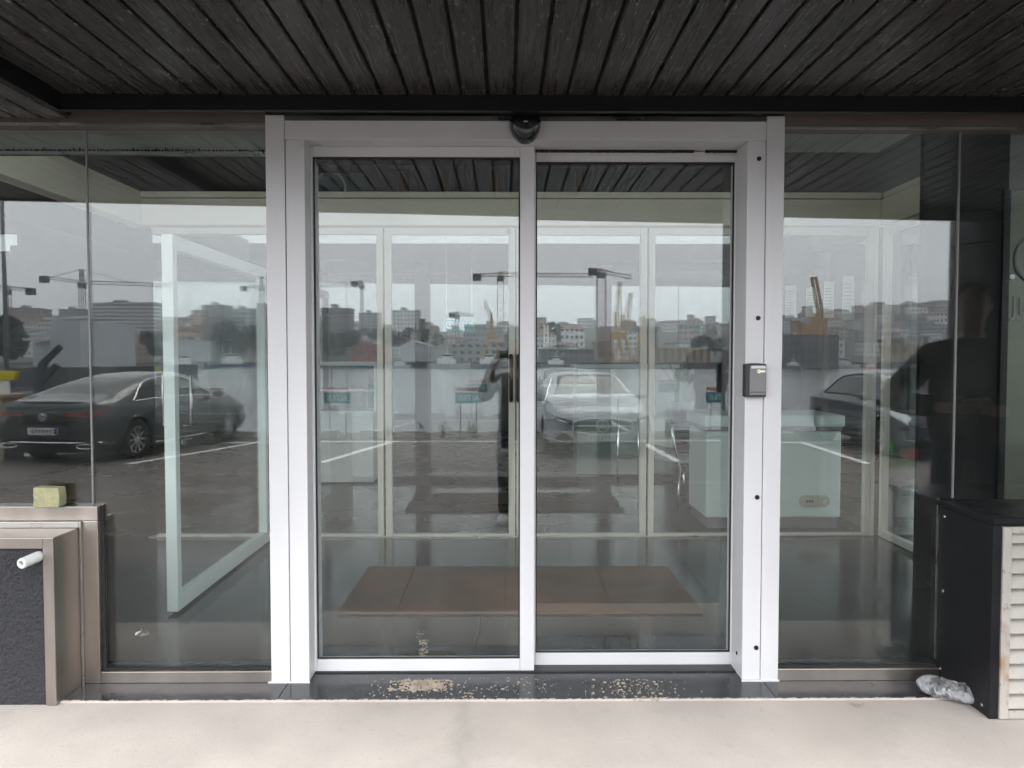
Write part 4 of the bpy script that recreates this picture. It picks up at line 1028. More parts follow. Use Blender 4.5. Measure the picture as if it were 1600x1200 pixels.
for s in (-1, 1):
    patch('side_intake', sfB, carB, M['dark_plastic'], LS(s * .50, s * .80, 7), lambda y: .30, lambda y: .46 - .10 * abs(abs(y) - .66) / .16, 1, 3)
    patch('headlamp', sfB, carB, M['headdark'], LS(s * .50, s * .86, 9), lambda y: .575 + .10 * (abs(y) - .5) / .36, lambda y: .645 + .13 * (abs(y) - .5) / .36, 1, 3)
    strip('lamp_strip', sfB, carB, M['head'], [(y, .645 + .13 * (abs(y) - .5) / .36) for y in LS(s * .50, s * .84, 7)], 1, .012, .012)
    strip('lamp_strip', sfB, carB, M['head'], [(s * .60, .61), (s * .68, .64), (s * .76, .665)], 1, .022, .006)
    MB().blob((3.3 - 4.76/2, s * .99, .99), .08, .11, .065, 12, 8).build('door_mirror', pb, carB, smooth=True)
strip('bumper_trim', sfB, carB, M['chrome'], [(y, .262 + .07 * (abs(y) / .8) ** 4) for y in LS(-.80, .80, 17)], 1, .016, .012)
MB().tube([(4.25 - 4.76/2, y, .0) for y in (0, .001)], .001, 3)
# seats seen through the windscreen are too dim to show

# ---- dark blue saloon, front three-quarter view in the right glass
stC = [(0, .62, .44, .70, .48, .90), (.08, .78, .34, .86, .64, 1.0), (.35, .85, .27, .93, .70, 1.05), (.8, .88, .22, .945, .68, 1.10), (1.35, .88, .2, .95, .60, 1.36), (1.95, .88, .2, .95, .57, 1.45), (2.5, .88, .2, .94, .57, 1.46),
       (2.95, .88, .2, .93, .585, 1.39), (3.4, .88, .2, .915, .66, 1.13), (3.65, .88, .2, .90, .76, 1.0), (4.1, .87, .21, .83, .72, .91), (4.4, .83, .23, .74, .66, .82), (4.56, .75, .27, .64, .54, .70), (4.62, .62, .34, .58, .42, .60)]
wC = win(.95, 1.55, 2.55, 3.45)
regC = [('side_window', wC), ('rear_window', lambda s, v, z: .8 < s < 1.5 and v > 5.12), ('windscreen', lambda s, v, z: 2.9 < s < 3.52 and v > 5.12),
        ('tail_lamp', lambda s, v, z: s < .3 and 3.3 < v < 4 and z > .68), ('headlamp', lambda s, v, z: 4.0 < s < 4.5 and 3.1 < v < 4.25), ('lower_trim', lambda s, v, z: v < .4)]
pc = car_paint('dark_blue_paint', (.016, .020, .036), .2)
fw_ = G(1387, 712); hdC = R(90 + 2)
ctr = Vector((fw_.x + .80, fw_.y, 0)) - Vector((math.cos(hdC), math.sin(hdC), 0)) * (3.72 - 4.62 / 2); ctr.z = lot_z(ctr.y)
carC, sfC = make_car('parked_car', 'dark blue saloon car mirrored in the right glass', ctr, hdC, stC, 4.62, (.95, 3.72), .325, regC, pc, {}, spokes=7)
win_trim(carC, sfC, wC, M['black'])
patch('grille', sfC, carC, M['dark_plastic'], LS(-.42, .42, 11), lambda y: .54, lambda y: .63, 1, 2); patch('lower_intake', sfC, carC, M['dark_plastic'], LS(-.6, .6, 11), lambda y: .30, lambda y: .38, 1, 2)
plate(carC, 4.62/2 + .02, .40, 1)
for s in (-1, 1):
    MB().blob((3.25 - 4.62/2, s * .96, 1.0), .08, .11, .07, 12, 8).build('door_mirror', pc, carC, smooth=True)
    MB().tube([sfC(1.3 + k * .3, 2.3, .006, s) for k in range(8)], .011, 6).build('side_moulding', M['black'], carC, smooth=True)
    MB().lathe([(0, .0), (.07, .0), (.06, -.03)], 14, (4.22 - 4.62/2 + .12, s * .66, .76), 'x').build('lamp_reflector', M['chrome'], carC)

# ---- wheel clamp in green and red by the dark blue car, tuft of weeds
q = G(1412, 715)
ck = empty('hose_reel', q, 'green hoop and red canister standing by the dark blue car', 'hose')
gm = mat('green_plastic', (.04, .50, .05), .4); rm_ = mat('red_plastic', (.65, .02, .02), .4); ck.scale = (1.25, 1.25, 1.25)
MB().tube([(-.14, 0, 0), (-.14, 0, .28), (-.11, 0, .36), (-.06, 0, .38), (-.01, 0, .36), (.02, 0, .26), (.02, 0, .0)], .028, 8).build('hoop', gm, ck, smooth=True)
MB().lathe([(0, 0), (.10, 0), (.10, .16), (.06, .2), (0, .2)], 18, (.10, .02, 0)).build('canister', rm_, ck); MB().tube([(.19, .02, 0), (.2, .02, .26)], .03, 8).build('nozzle', rm_, ck)
q = G(1405, 729); wd = MB(); rn = random.Random(4)
for k in range(60):
    a = rn.random() * 6.3; r = rn.random() * .22; x_, y_ = r * math.cos(a) * 1.4, r * math.sin(a) * .5; hh = rn.uniform(.05, .14)
    wd.add([(x_ - .008, y_, 0), (x_ + .008, y_, 0), (x_ + rn.uniform(-.03, .03), y_ + rn.uniform(-.03, .03), hh)], [(0, 1, 2)])
tag(wd.build('weeds', mat('weed_green', (.16, .26, .04), .7), loc=q, fix=False), 'bright green weed tuft on the asphalt', 'weeds', kind='stuff')

# ---- quay edge: low concrete blocks, plants between, teal boards on thin posts
QY = -13.05
M['block'] = mat('kerb_block', (.42, .42, .40), .8, var=.15, vscale=6)
Dq = CAM_D - QY
xs_blocks = [(300, 330), (362, 398), (495, 524), (560, 600), (627, 665), (697, 730), (763, 782), (1060, 1085), (1105, 1140), (1247, 1288), (1180, 1215), (1340, 1375), (830, 862), (895, 930), (965, 1000), (240, 275), (1420, 1460), (1500, 1540)]
xs_blocks.sort()
for k, (a, b) in enumerate(xs_blocks):
    x0, x1 = X(a, Dq), X(b, Dq)
    o = MB().prism([(QY - .16, 0), (QY + .16, 0), (QY + .14, .17), (QY - .14, .17)], x0, x1, 'x').build('kerb_block', M['block'], bevel=.012, loc=None)
    o.location.z = lot_z(QY); tag(o, 'low pale concrete block along the quay edge', 'kerb block', 'concrete blocks along the quay')
rn = random.Random(14); wg = mat('shrub_leaf', (.06, .10, .03), .7, var=.3)
for k, px in enumerate((358, 655, 690, 738, 1052, 600)):
    q = Vector((X(px, Dq), QY - .1, lot_z(QY))); mb = MB()
    for j in range(70):
        a = rn.random() * 6.3; r = rn.random() * .16; hh = rn.uniform(.08, .42); c = Vector((r * math.cos(a), r * math.sin(a), hh * rn.random())); d = Vector((rn.uniform(-1, 1), rn.uniform(-1, 1), rn.uniform(.2, 1.2))).normalized() * .09; n = Vector((rn.uniform(-1, 1), rn.uniform(-1, 1), rn.uniform(-1, 1))).normalized() * .018
        mb.add([c - n, c + n, c + d], [(0, 1, 2)])
    sb = empty('shrub', q, 'small scrubby plant between the quay blocks', 'shrub', 'scrubby plants on the quay')
    mb.build('foliage', wg, sb, fix=False); MB().tube([(0, 0, 0), (.01, 0, .3)], .008, 5).build('stem', dk, sb)
M['post'] = mat('thin_post', (.10, .11, .12), .5)
for k, (cx_, lab) in enumerate(((342, 'teal board on posts mirrored beyond the dark coupe'), (531, 'teal board on posts mirrored at left of the left door leaf'), (733, 'teal board on posts mirrored near the inner door handles'),
                     (921, 'teal board on posts mirrored behind the white saloon'), (1121, 'teal board on posts mirrored above the freezer'), (1330, 'teal board on posts mirrored behind the dark blue saloon'), (150, 'teal board on posts mirrored behind the dark coupe'))):
    x_ = X(cx_, Dq + .1); bd = empty('notice_board', (x_, QY - .1 + .5, lot_z(QY)), lab, 'sign', 'teal boards along the quay')
    z0 = Z(631, Dq - .4) - lot_z(QY); z1 = Z(614, Dq - .4) - lot_z(QY); z2 = Z(611, Dq - .4) - lot_z(QY); z3 = Z(605, Dq - .4) - lot_z(QY); w = .275
    box('board', M['teal'], -w, w, -.01, .01, z0, z1, bd); box('header_board', M['paper'], -w, w, -.009, .009, z1 + .001, z3, bd)
    text('lettering', 'ALTIUS', .17, M['white_text'], bd, (0, .0135, (z0 + z1) / 2), (R(90), 0, R(180)), .002, sx=.82)
    rd = MB(); 
    for j in range(11): rd.box(-w * .92 + j * .046, -w * .92 + j * .046 + .032, .0092, .0115, z2, z3 - .012)
    rd.build('header_print', M['red'], bd)
    for s in (-.62, .62): MB().tube([(s * w, -.02, 0), (s * w, -.02, z1)], .012, 6).build('post', M['post'], bd)

# ---- round black clad column at the canopy edge
cx_, cy_, cr_ = 3.86, -2.62, .375
cl = empty('column', (cx_, cy_, lot_z(cy_)), 'round column clad in black panels at the canopy edge', 'column')
zc0 = 0.0
while zc0 < 2.75:
    h = min(.30, 2.78 - zc0)
    MB().lathe([(cr_ - .012, 0), (cr_, .004), (cr_, h - .006), (cr_ - .012, h - .002)], 40, (0, 0, zc0)).build('cladding_ring', M['black'], cl, smooth=False); zc0 += .30
MB().lathe([(cr_ - .014, 0), (cr_ - .014, 2.8)], 24).build('core', M['void'], cl)

# ---- bits at far left: lamp post, barrier posts, railing, beige bin
lp = V(9, 640, 26); lp.z = lot_z(-13)
lamp = empty('lamp_post', (X(8.5, 17.2), -13.9, lot_z(-13.9)), 'tall thin grey lamp post mirrored at the far left', 'lamp post')
MB().tube([(0, 0, 0), (0, 0, 7.5)], [.055, .035], 10).build('pole', mat('galvanised', (.20, .21, .22), .5), lamp, smooth=True)
MB().tube([(0, 0, 7.4), (0, -.3, 7.7), (0, -1.0, 7.8)], .03, 8).build('arm', M['post'], lamp, smooth=True); box('lamp_head', M['post'], -.1, .1, -1.5, -.95, 7.74, 7.86, lamp)
br = empty('barrier', (X(62, 15.6), -12.3, lot_z(-12.3)), 'dark blue barrier post with raised slanting arms at far left', 'barrier')
bm_ = mat('dark_blue_steel', (.018, .028, .045), .4)
box('post', bm_, -.10, .10, -.1, .1, 0, 1.35, br, bevel=.01); MB().bar((-.02, 0, 1.3), (.05, 0, 1.62), .12, .12).build('arm_base', bm_, br); MB().bar((.03, 0, 1.58), (.42, 0, 1.95), .10, .10).build('arm', bm_, br); MB().bar((.05, .1, 1.2), (.40, .1, 1.58), .10, .10).build('arm', bm_, br)
fn = empty('railing', (X(40, 16.5), -13.3, lot_z(-13.3)), 'dark quay railing of thin bars mirrored at far left', 'railing')
for k in range(24):
    box('bar', M['post'], -1.2 + k * .1, -1.185 + k * .1, -.008, .008, .1, 1.02, fn)
for zz in (.1, 1.02): box('rail', M['post'], -1.25, 1.2, -.02, .02, zz, zz + .04, fn)
bn = empty('litter_bin', (X(-8, 12.6), -9.3, lot_z(-9.3)), 'beige bin with green marks and yellow flap at the far left edge', 'bin')
bg_ = mat('beige_plastic_bin', (.42, .36, .25), .6, var=.05); gg = mat('yellow_green', (.30, .32, .03), .6)
box('body', bg_, -.32, .30, -.3, .3, .1, 1.0, bn, bevel=.02); box('lid', mat('brown_lid', (.30, .20, .12), .6), -.36, .34, -.34, .34, 1.0, 1.07, bn, bevel=.01); box('base', bg_, -.28, .26, -.26, .26, 0, .099, bn)
for k in range(4): box('mark', gg, .05, .22, .3005, .306, .50 + k * .1, .56 + k * .1, bn)
MB().prism([(.0, 1.3), (.30, 1.3), (.36, 1.45), (.0, 1.45)], -.05, .05).build('flap', mat('yellow', (.65, .55, .02), .5), bn); box('flap_post', M['paper'], .05, .2, -.03, .03, 1.07, 1.299, bn)

# ================================================================= people
def skin_mesh(name, verts, edges, radii, m_, parent, root=0, sub=2):
    me = bpy.data.meshes.new(name); me.from_pydata([tuple(v) for v in verts], edges, []); me.materials.append(m_)
    o = bpy.data.objects.new(name, me); COL.objects.link(o); o.parent = parent
    sk = o.modifiers.new('skin', 'SKIN'); sk.use_smooth_shade = True
    if not me.skin_vertices: me.skin_vertices.new() if hasattr(me.skin_vertices, 'new') else None
    lay = me.skin_vertices[0].data
    for i, r in enumerate(radii):
        lay[i].radius = (r, r) if not isinstance(r, tuple) else r; lay[i].use_root = (i == root)
    sb = o.modifiers.new('sub', 'SUBSURF'); sb.levels = sub; sb.render_levels = sub
    return o
def person(loc, rz, H, J, cloth, label, cap=False):
    """J: joint positions (local, facing +y); clothes are separate slightly wider skins over one continuous body"""
    p = empty('person', loc, label, 'person', None, rz)
    names = ['pelvis', 'waist', 'chest', 'neck', 'head0', 'head1'] + [a + b for a in ('l', 'r') for b in ('sh', 'el', 'wr', 'hand', 'hip', 'kn', 'an', 'toe')]
    idx = {n: i for i, n in enumerate(names)}
    v = [Vector(J[n]) for n in names]
    e = [('pelvis', 'waist'), ('waist', 'chest'), ('chest', 'neck'), ('neck', 'head0'), ('head0', 'head1')]
    for a in ('l', 'r'): e += [('chest', a+'sh'), (a+'sh', a+'el'), (a+'el', a+'wr'), (a+'wr', a+'hand'), ('pelvis', a+'hip'), (a+'hip', a+'kn'), (a+'kn', a+'an'), (a+'an', a+'toe')]
    e = [(idx[a], idx[b]) for a, b in e]
    rad = {'pelvis': .115, 'waist': .11, 'chest': .125, 'neck': .052, 'head0': .068, 'head1': .085}
    for a in ('l', 'r'): rad.update({a+'sh': .055, a+'el': .042, a+'wr': .029, a+'hand': .034, a+'hip': .085, a+'kn': .056, a+'an': .04, a+'toe': .034})
    skin_mesh('body', v, e, [rad[n] for n in names], M['skin'], p)
    # head detail
    h0, h1 = Vector(J['head0']), Vector(J['head1']); hc = (h0 + h1) / 2 + Vector((0, .005, .015))
    MB().blob((hc.x, hc.y + .012, hc.z), .076, .092, .118, 18, 14).build('face', M['skin'], p, smooth=True)
    MB().blob((hc.x, hc.y + .103, hc.z - .012), .013, .018, .024, 10, 8).build('nose', M['skin'], p, smooth=True)
    for s in (-1, 1):
        MB().blob((hc.x + s * .078, hc.y, hc.z - .005), .012, .022, .032, 10, 8).build('ear', M['skin'], p, smooth=True)
        MB().blob((hc.x + s * .031, hc.y + .086, hc.z + .012), .012, .008, .008, 8, 6).build('eye', M['black_text'], p, smooth=True)
    MB().blob((hc.x, hc.y + .094, hc.z - .055), .022, .008, .006, 8, 6).build('mouth', mat('lips', (.30, .13, .11), .5), p, smooth=True)
    hm = mat('dark_hair', (.02, .016, .013), .6)
    hr = MB(); hr.blob((hc.x, hc.y - .012, hc.z + .022), .088, .100, .112, 20, 14); 
    hr.f = [f for f in hr.f if not (sum(hr.v[i][1] for i in f) / len(f) > hc.y + .045 and sum(hr.v[i][2] for i in f) / len(f) < hc.z + .062)]
    hr.build('cap' if cap else 'hair', mat('black_cap', (.008, .008, .009), .8) if cap else hm, p, smooth=True, fix=False)
    # jacket and trousers
    jn = ['waist0', 'waist', 'chest', 'upper', 'neck0', 'lsh', 'lel', 'lwr', 'rsh', 'rel', 'rwr']
    pv = Vector(J['pelvis']); jv = {'waist0': pv - Vector((0, 0, .10)), 'waist': Vector(J['waist']), 'chest': Vector(J['chest']) - Vector((0, 0, .06)), 'upper': Vector(J['neck']) - Vector((0, 0, .115)), 'neck0': Vector(J['neck']) - Vector((0, 0, .025))}
    for a in ('l', 'r'):
        jv[a+'sh'] = Vector(J[a+'sh']) - Vector((0, 0, .03)); jv[a+'el'] = Vector(J[a+'el']); jv[a+'wr'] = Vector(J[a+'wr']) * .93 + Vector(J[a+'el']) * .07
    je = [(0, 1), (1, 2), (2, 3), (3, 4), (3, 5), (5, 6), (6, 7), (3, 8), (8, 9), (9, 10)]
    bk = cloth[3] if len(cloth) > 3 else 1.0
    jr_ = [(.20*bk, .15*bk), (.185*bk, .135*bk), (.18*bk, .135*bk), (.13*bk, .11*bk), .068, .075*bk, .066*bk, .046*bk, .075*bk, .066*bk, .046*bk]
    skin_mesh('jacket', [jv[n] for n in jn], je, jr_, cloth[0], p)
    tv = [pv + Vector((0, 0, .13)), pv - Vector((0, 0, .02))]; te = [(0, 1)]; tr_ = [(.165, .125), (.16, .125)]
    for a in ('l', 'r'):
        n = len(tv); tv += [Vector(J[a+'hip']), Vector(J[a+'kn']), Vector(J[a+'an']) + Vector((0, 0, .0))]; te += [(1, n), (n, n+1), (n+1, n+2)]; tr_ += [.098, .074, .062]
    skin_mesh('trousers', tv, te, tr_, cloth[1], p)
    for a in ('l', 'r'):
        an, to = Vector(J[a+'an']), Vector(J[a+'toe']); d = (to - an); d.z = 0; d.normalize()
        ax = d * .10
        m_ = MB(); c = an + d * .07; c.z = .045
        m_.blob((0, 0, 0), .05, .145, .048, 14, 9); o = m_.build('shoe', cloth[2], p, smooth=True); o.location = c; o.rotation_euler = (0, 0, math.atan2(d.y, d.x) - math.pi / 2)
        # five fingers from the palm, curled
        w, hnd = Vector(J[a+'wr']), Vector(J[a+'hand']); f = (hnd - w).normalized(); sd2 = Vector(J.get(a+'side', (1, 0, 0))).normalized(); cu_ = f.cross(sd2).normalized()
        fv, fe, frd = [], [], []
        for k, ln in enumerate((.075, .085, .08, .062)):
            b = hnd + sd2 * (.030 - .020 * k); n = len(fv)
            fv += [b, b + f * ln * .45 + cu_ * .008, b + f * ln * .75 + cu_ * .03, b + f * ln * .85 + cu_ * .055]; fe += [(n, n+1), (n+1, n+2), (n+2, n+3)]; frd += [.010, .009, .0085, .007]
            skin_mesh('finger', fv[n:n+4], [(0, 1), (1, 2), (2, 3)], frd[n:n+4], M['skin'], p, sub=1)
        b = w + f * .03 + sd2 * .03
        skin_mesh('thumb', [b, b + f * .03 + sd2 * .022, b + f * .055 + sd2 * .02 + cu_ * .02], [(0, 1), (1, 2)], [.012, .0105, .008], M['skin'], p, sub=1)
    return p
def joints(H, **kw):
    s = H / 1.75
    J = {'pelvis': (0, 0, .94), 'waist': (0, 0, 1.10), 'chest': (0, .0, 1.31), 'neck': (0, .0, 1.49), 'head0': (0, .02, 1.56), 'head1': (0, .02, 1.66)}
    for a, q in (('l', -1), ('r', 1)):
        J.update({a+'sh': (q * .185, 0, 1.385), a+'el': (q * .25, .02, 1.14), a+'wr': (q * .27, .08, .90), a+'hand': (q * .27, .10, .83), a+'hip': (q * .10, 0, .88), a+'kn': (q * .11, .02, .48), a+'an': (q * .12, -.01, .07), a+'toe': (q * .14, .14, .035), a+'side': (0, 1, 0)})
    J.update(kw); return {k: Vector(v) * s if not k.endswith('side') else Vector(v) for k, v in J.items()}
# the photographer: phone held at the camera's place
gz = lot_z(-3.7)
ph_loc = (.10, -3.72, gz)
jl = joints(1.72, lel=(-.32, .16, 1.20), lwr=(-.22, .36, 1.51), lhand=(-.205, .40, 1.56), rel=(.24, .16, 1.20), rwr=(.02, .36, 1.51), rhand=(.0, .40, 1.56), lside=(.4, .2, .8), rside=(-.4, .2, .8))
person(ph_loc, 0, 1.72, jl, (mat('grey_brown_jacket', (.10, .085, .075), .85, var=.15), mat('dark_jeans', (.022, .028, .04), .9, var=.2), M['white']), 'person in a brown jacket and dark trousers photographing the doors')
phn = box('phone', M['dome'], -.085, .065, -CAM_D - .016, -CAM_D - .008, CAM_H - .02, CAM_H + .055, bevel=.004); tag(phn, 'dark phone held up by the photographer', 'phone')
# bystander near the glass, just out of frame on the right
jb = joints(1.80, lel=(-.40, .02, 1.12), lwr=(-.12, .26, 1.10), lhand=(-.06, .30, 1.11), rel=(.40, .02, 1.12), rwr=(.10, .27, 1.09), rhand=(.05, .30, 1.11), lside=(0, .2, 1), rside=(0, .2, 1), head0=(0, .04, 1.56), head1=(0, .05, 1.66))
person((2.52, -.82, 0), R(28), 1.80, jb, (mat('olive_brown_jacket', (.030, .026, .021), .9, var=.2, bump=.2, bscale=30), mat('blue_jeans', (.022, .030, .048), .9, var=.25), mat('dark_shoe', (.02, .02, .02), .5), 1.22), 'person in dark cap, olive jacket and jeans by the right glass', cap=True)
# ================================================================= far shore (mirrored): quay, hills, houses, cranes, boats
def facade(name, wall, glass_=(.05, .06, .07), fl=3.0, bay=2.6, wz=.45, wx=.45, band=False):
    m = mat(name, wall, .8, var=.06, vscale=.08); N, L, b = nodes(m)
    tc = N.new('ShaderNodeTexCoord'); sp = N.new('ShaderNodeSeparateXYZ'); L.new(tc.outputs['Object'], sp.inputs[0])
    def mth(op, a, b_=None):
        n = N.new('ShaderNodeMath'); n.operation = op
        for k, q in enumerate((a, b_)):
            if q is None: continue
            if isinstance(q, (int, float)): n.inputs[k].default_value = q
            else: L.new(q, n.inputs[k])
        return n.outputs[0]
    u = mth('ADD', sp.outputs[0], sp.outputs[1]); fu = mth('FRACT', mth('DIVIDE', u, bay)); fv = mth('FRACT', mth('DIVIDE', sp.outputs[2], fl))
    a = mth('GREATER_THAN', fu, 1 - wx) if not band else 1.0; c = mth('GREATER_THAN', fv, 1 - wz)
    k = mth('MULTIPLY', c, a)
    ge = N.new('ShaderNodeNewGeometry'); s2 = N.new('ShaderNodeSeparateXYZ'); L.new(ge.outputs['Normal'], s2.inputs[0])
    k = mth('MULTIPLY', k, mth('LESS_THAN', s2.outputs[2], .5))
    mx = N.new('ShaderNodeMix'); mx.data_type = 'RGBA'; mx.inputs[7].default_value = (*glass_, 1)
    L.new(b.inputs['Base Color'].links[0].from_socket, mx.inputs[6]); L.new(k, mx.inputs[0]); L.new(mx.outputs[2], b.inputs['Base Color']); return m
FA = [facade('facade_white', (.66, .66, .64)), facade('facade_cream', (.58, .53, .45), bay=3.2), facade('facade_grey', (.32, .33, .34), bay=2.2, wx=.6), facade('facade_brick', (.26, .19, .155), bay=3.0), facade('facade_pink', (.46, .37, .32), bay=2.8)]
fb_band = facade('facade_balcony', (.66, .66, .65), (.11, .12, .13), 3.0, 3, .55, band=True); fb_dark = facade('facade_dark', (.16, .15, .15), (.05, .055, .06), 3.2, 2.4, .5, .5)
M['rooftile'] = mat('roof_tile', (.21, .135, .105), .8, var=.2, vscale=.3); M['shed'] = mat('shed_sheet', (.50, .52, .53), .6, var=.08, vscale=.4); M['greenery'] = mat('far_greenery', (.035, .05, .03), .9, vscale=.06, col2=(.022, .032, .022))
M['hill'] = mat('hillside', (.11, .12, .10), .95, vscale=.02, col2=(.10, .095, .085)); M['quaywall'] = mat('quay_wall', (.06, .062, .062), .9, var=.2, vscale=.2)

def bld(px0, px1, pyt, pyb, D, dep, m_, label, group=None, roof=None, name='building', extra=0):
    x0, x1 = X(px0, D), X(px1, D); zt_, zb_ = Z(pyt, D), Z(pyb, D) - extra; y = -(D - CAM_D)
    e = empty(name, (x0, y, zb_), label, 'building', group)
    w, h = x1 - x0, zt_ - zb_
    box('wall', m_, 0, w, -dep, 0, 0, h, e)
    if roof == 'gable':
        MB().prism([(-.3, h), (w + .3, h), (w / 2, h + w * .18)], -dep - .3, .3).build('roof', M['shed'], e)
    elif roof == 'tile':
        MB().add([(-.4, .4, h), (w + .4, .4, h), (w + .4, -dep - .4, h), (-.4, -dep - .4, h), (w * .25, -dep / 2, h + 2.2), (w * .75, -dep / 2, h + 2.2)], [(0, 1, 5, 4), (2, 3, 4, 5), (1, 2, 5), (3, 0, 4), (3, 2, 1, 0)]).build('roof', M['rooftile'], e)
    else:
        box('roof', m_ if m_ not in (fb_band,) else FA[2], -.3, w + .3, -dep - .3, .3, h, h + .7, e)
        if w > 12: box('roof_plant', FA[2], w * .3, w * .5, -dep * .7, -dep * .3, h + .7, h + 3, e)
    return e
# far quay and ground behind it
DQ = 300
st(box('far_quay', M['quaywall'], -420, 420, -(DQ + 130 - CAM_D), -(DQ - CAM_D), -6, Z(566, DQ)))
# hillside ridge: (pixel, top pixel) profile at growing distance
ridge = [(-300, 520), (0, 512), (60, 508), (140, 512), (250, 515), (330, 508), (420, 505), (520, 512), (620, 516), (740, 520), (860, 514), (940, 508), (1010, 512), (1090, 510), (1180, 516), (1260, 500), (1340, 496), (1420, 488), (1500, 478), (1620, 470), (1900, 470)]
hm = MB(); prof = [(430, 0.0), (520, .35), (640, .7), (780, 1.0), (950, .9), (1400, .5)]
for D, k in prof:
    for px, py in ridge:
        x_ = X(px, 780) * (1 + (D - 780) / 1500.0); zt_ = Z(py, 780); hm.v.append((x_, -(D - CAM_D), -2 + (zt_ + 2) * k + 2.5 * math.sin(x_ * .05 + D) * k))
n = len(ridge)
for i_ in range(len(prof) - 1):
    for j in range(n - 1): a = i_ * n + j; hm.f.append((a, a + 1, a + n + 1, a + n))
st(hm.build('hillside', M['hill'], smooth=True))
def hill_z(px, D):
    ks = np.interp(D, [p[0] for p in prof], [p[1] for p in prof]); py = np.interp(px, [r[0] for r in ridge], [r[1] for r in ridge]); return -2 + (Z(py, 780) + 2) * ks
# houses over the hillside
rn = random.Random(77)
protos = []
for k in range(6):
    w = rn.uniform(7, 14); h = rn.uniform(5, 12); d = rn.uniform(8, 12)
    e = empty('house', (0, 500, -50)); mfa = FA[k % 5]
    box('wall', mfa, -w/2, w/2, -d, 0, -4, h, e)
    if k % 2: MB().add([(-w/2-.4, .4, h), (w/2+.4, .4, h), (w/2+.4, -d-.4, h), (-w/2-.4, -d-.4, h), (-w*.25, -d/2, h + 2.4), (w*.25, -d/2, h + 2.4)], [(0, 1, 5, 4), (2, 3, 4, 5), (1, 2, 5), (3, 0, 4), (3, 2, 1, 0)]).build('roof', M['rooftile'], e)
    else: box('roof', FA[2], -w/2-.2, w/2+.2, -d-.2, .2, h, h + .8, e)
    protos.append(e)
used = set(); kinds = ['white flat roofed house on the far hillside', 'cream tiled roof house on the far hillside', 'grey flat roofed block on the far hillside', 'brick coloured tiled roof house on the far hillside', 'pinkish flat roofed house on the far hillside', 'white tiled roof house on the far hillside']
cnt = 0
for D in (455, 500, 550, 610, 680, 750, 800):
    px = -60 + rn.random() * 30
    while px < 1660:
        dens = 1.0 if (px > 1200 or px < 480) else .55
        if rn.random() < dens:
            k = rn.randrange(6); o = protos[k] if k not in used else copy_tree(protos[k]); used.add(k)
            o.location = (X(px, D), -(D - CAM_D), hill_z(px, D) - 1); o.rotation_euler = (0, 0, R(rn.uniform(-20, 20))); sc_ = rn.uniform(.8, 1.25); o.scale = (sc_, sc_, sc_ * rn.uniform(.8, 1.3))
            tag(o, kinds[k], 'house', 'houses on the far hillside'); cnt += 1
        px += rn.uniform(26, 62) * 500 / D
# named blocks
for a in ((146, 242, 474, 522, 620, 14, fb_band, 'long tall balcony apartment block behind the tower crane', None), (12, 64, 483, 500, 560, 14, FA[3], 'low brick block with roof hut at far left', None),
          (92, 128, 484, 500, 600, 14, FA[2], 'grey block left of the tower crane', None), (316, 352, 478, 520, 480, 14, fb_dark, 'dark apartment block mirrored in the open door', None), (356, 398, 484, 524, 500, 14, FA[2], 'grey block right of the dark apartment block', None),
          (402, 480, 476, 530, 420, 14, FA[3], 'brick apartment block mirrored beside the left door jamb', None), (170, 235, 528, 552, 400, 12, FA[4], 'pink terrace below the long apartment block', 'tile'), (130, 180, 536, 560, 380, 12, FA[4], 'salmon low building by the tower crane', 'tile'),
          (1000, 1030, 512, 548, 420, 14, fb_dark, 'dark glass office block behind the yellow cranes', None), (965, 999, 520, 552, 420, 14, FA[0], 'white office block left of the dark glass block', None),
          (560, 592, 490, 520, 600, 14, FA[2], 'grey slab block mirrored in the left leaf fixed pane', None), (612, 655, 486, 524, 560, 14, FA[0], 'pale slab block mirrored in the left inner door', None), (655, 662, 500, 530, 560, 14, fb_dark, 'narrow dark block beside the pale slab block', None),
          (500, 545, 483, 560, 420, 14, fb_dark, 'dark block mirrored at the left edge of left leaf', None), (1300, 1375, 500, 530, 640, 12, fb_band, 'wide pale terraces on the right hillside', None), (1380, 1440, 497, 535, 640, 12, FA[0], 'white block on the right hillside', None), (1430, 1498, 508, 540, 520, 12, FA[2], 'grey block beside the person on the right', None)):
    bld(*a[:8], roof=a[8], extra=6)
# sheds on the far quay
for a in ((625, 668, 540, 563, 330, 20, M['shed'], 'white gabled shed on the far quay', 'gable'), (545, 600, 540, 562, 335, 18, facade('shed_red', (.32, .10, .08), fl=5, bay=6), 'red long shed on the far quay', None),
          (1022, 1110, 546, 562, 330, 20, facade('shed_striped', (.40, .33, .24), (.12, .09, .07), 20, 3.0, .98, .4), 'tan striped long shed on the far quay', None), (700, 795, 540, 566, 340, 14, facade('shipyard', (.34, .34, .32), fl=3, bay=3.5), 'grey shipyard hall on the far quay', None),
          (845, 930, 548, 566, 345, 14, fb_dark, 'dark shipyard hall on the far quay', None), (1400, 1500, 540, 556, 330, 14, facade('ochre_shed', (.33, .24, .12), (.08, .07, .06), 5, 5), 'ochre warehouse on the far quay at right', None), (255, 330, 536, 566, 330, 12, M['shed'], 'pale ship hall behind the moored boats', None)):
    bld(*a[:8], roof=a[8], extra=1)
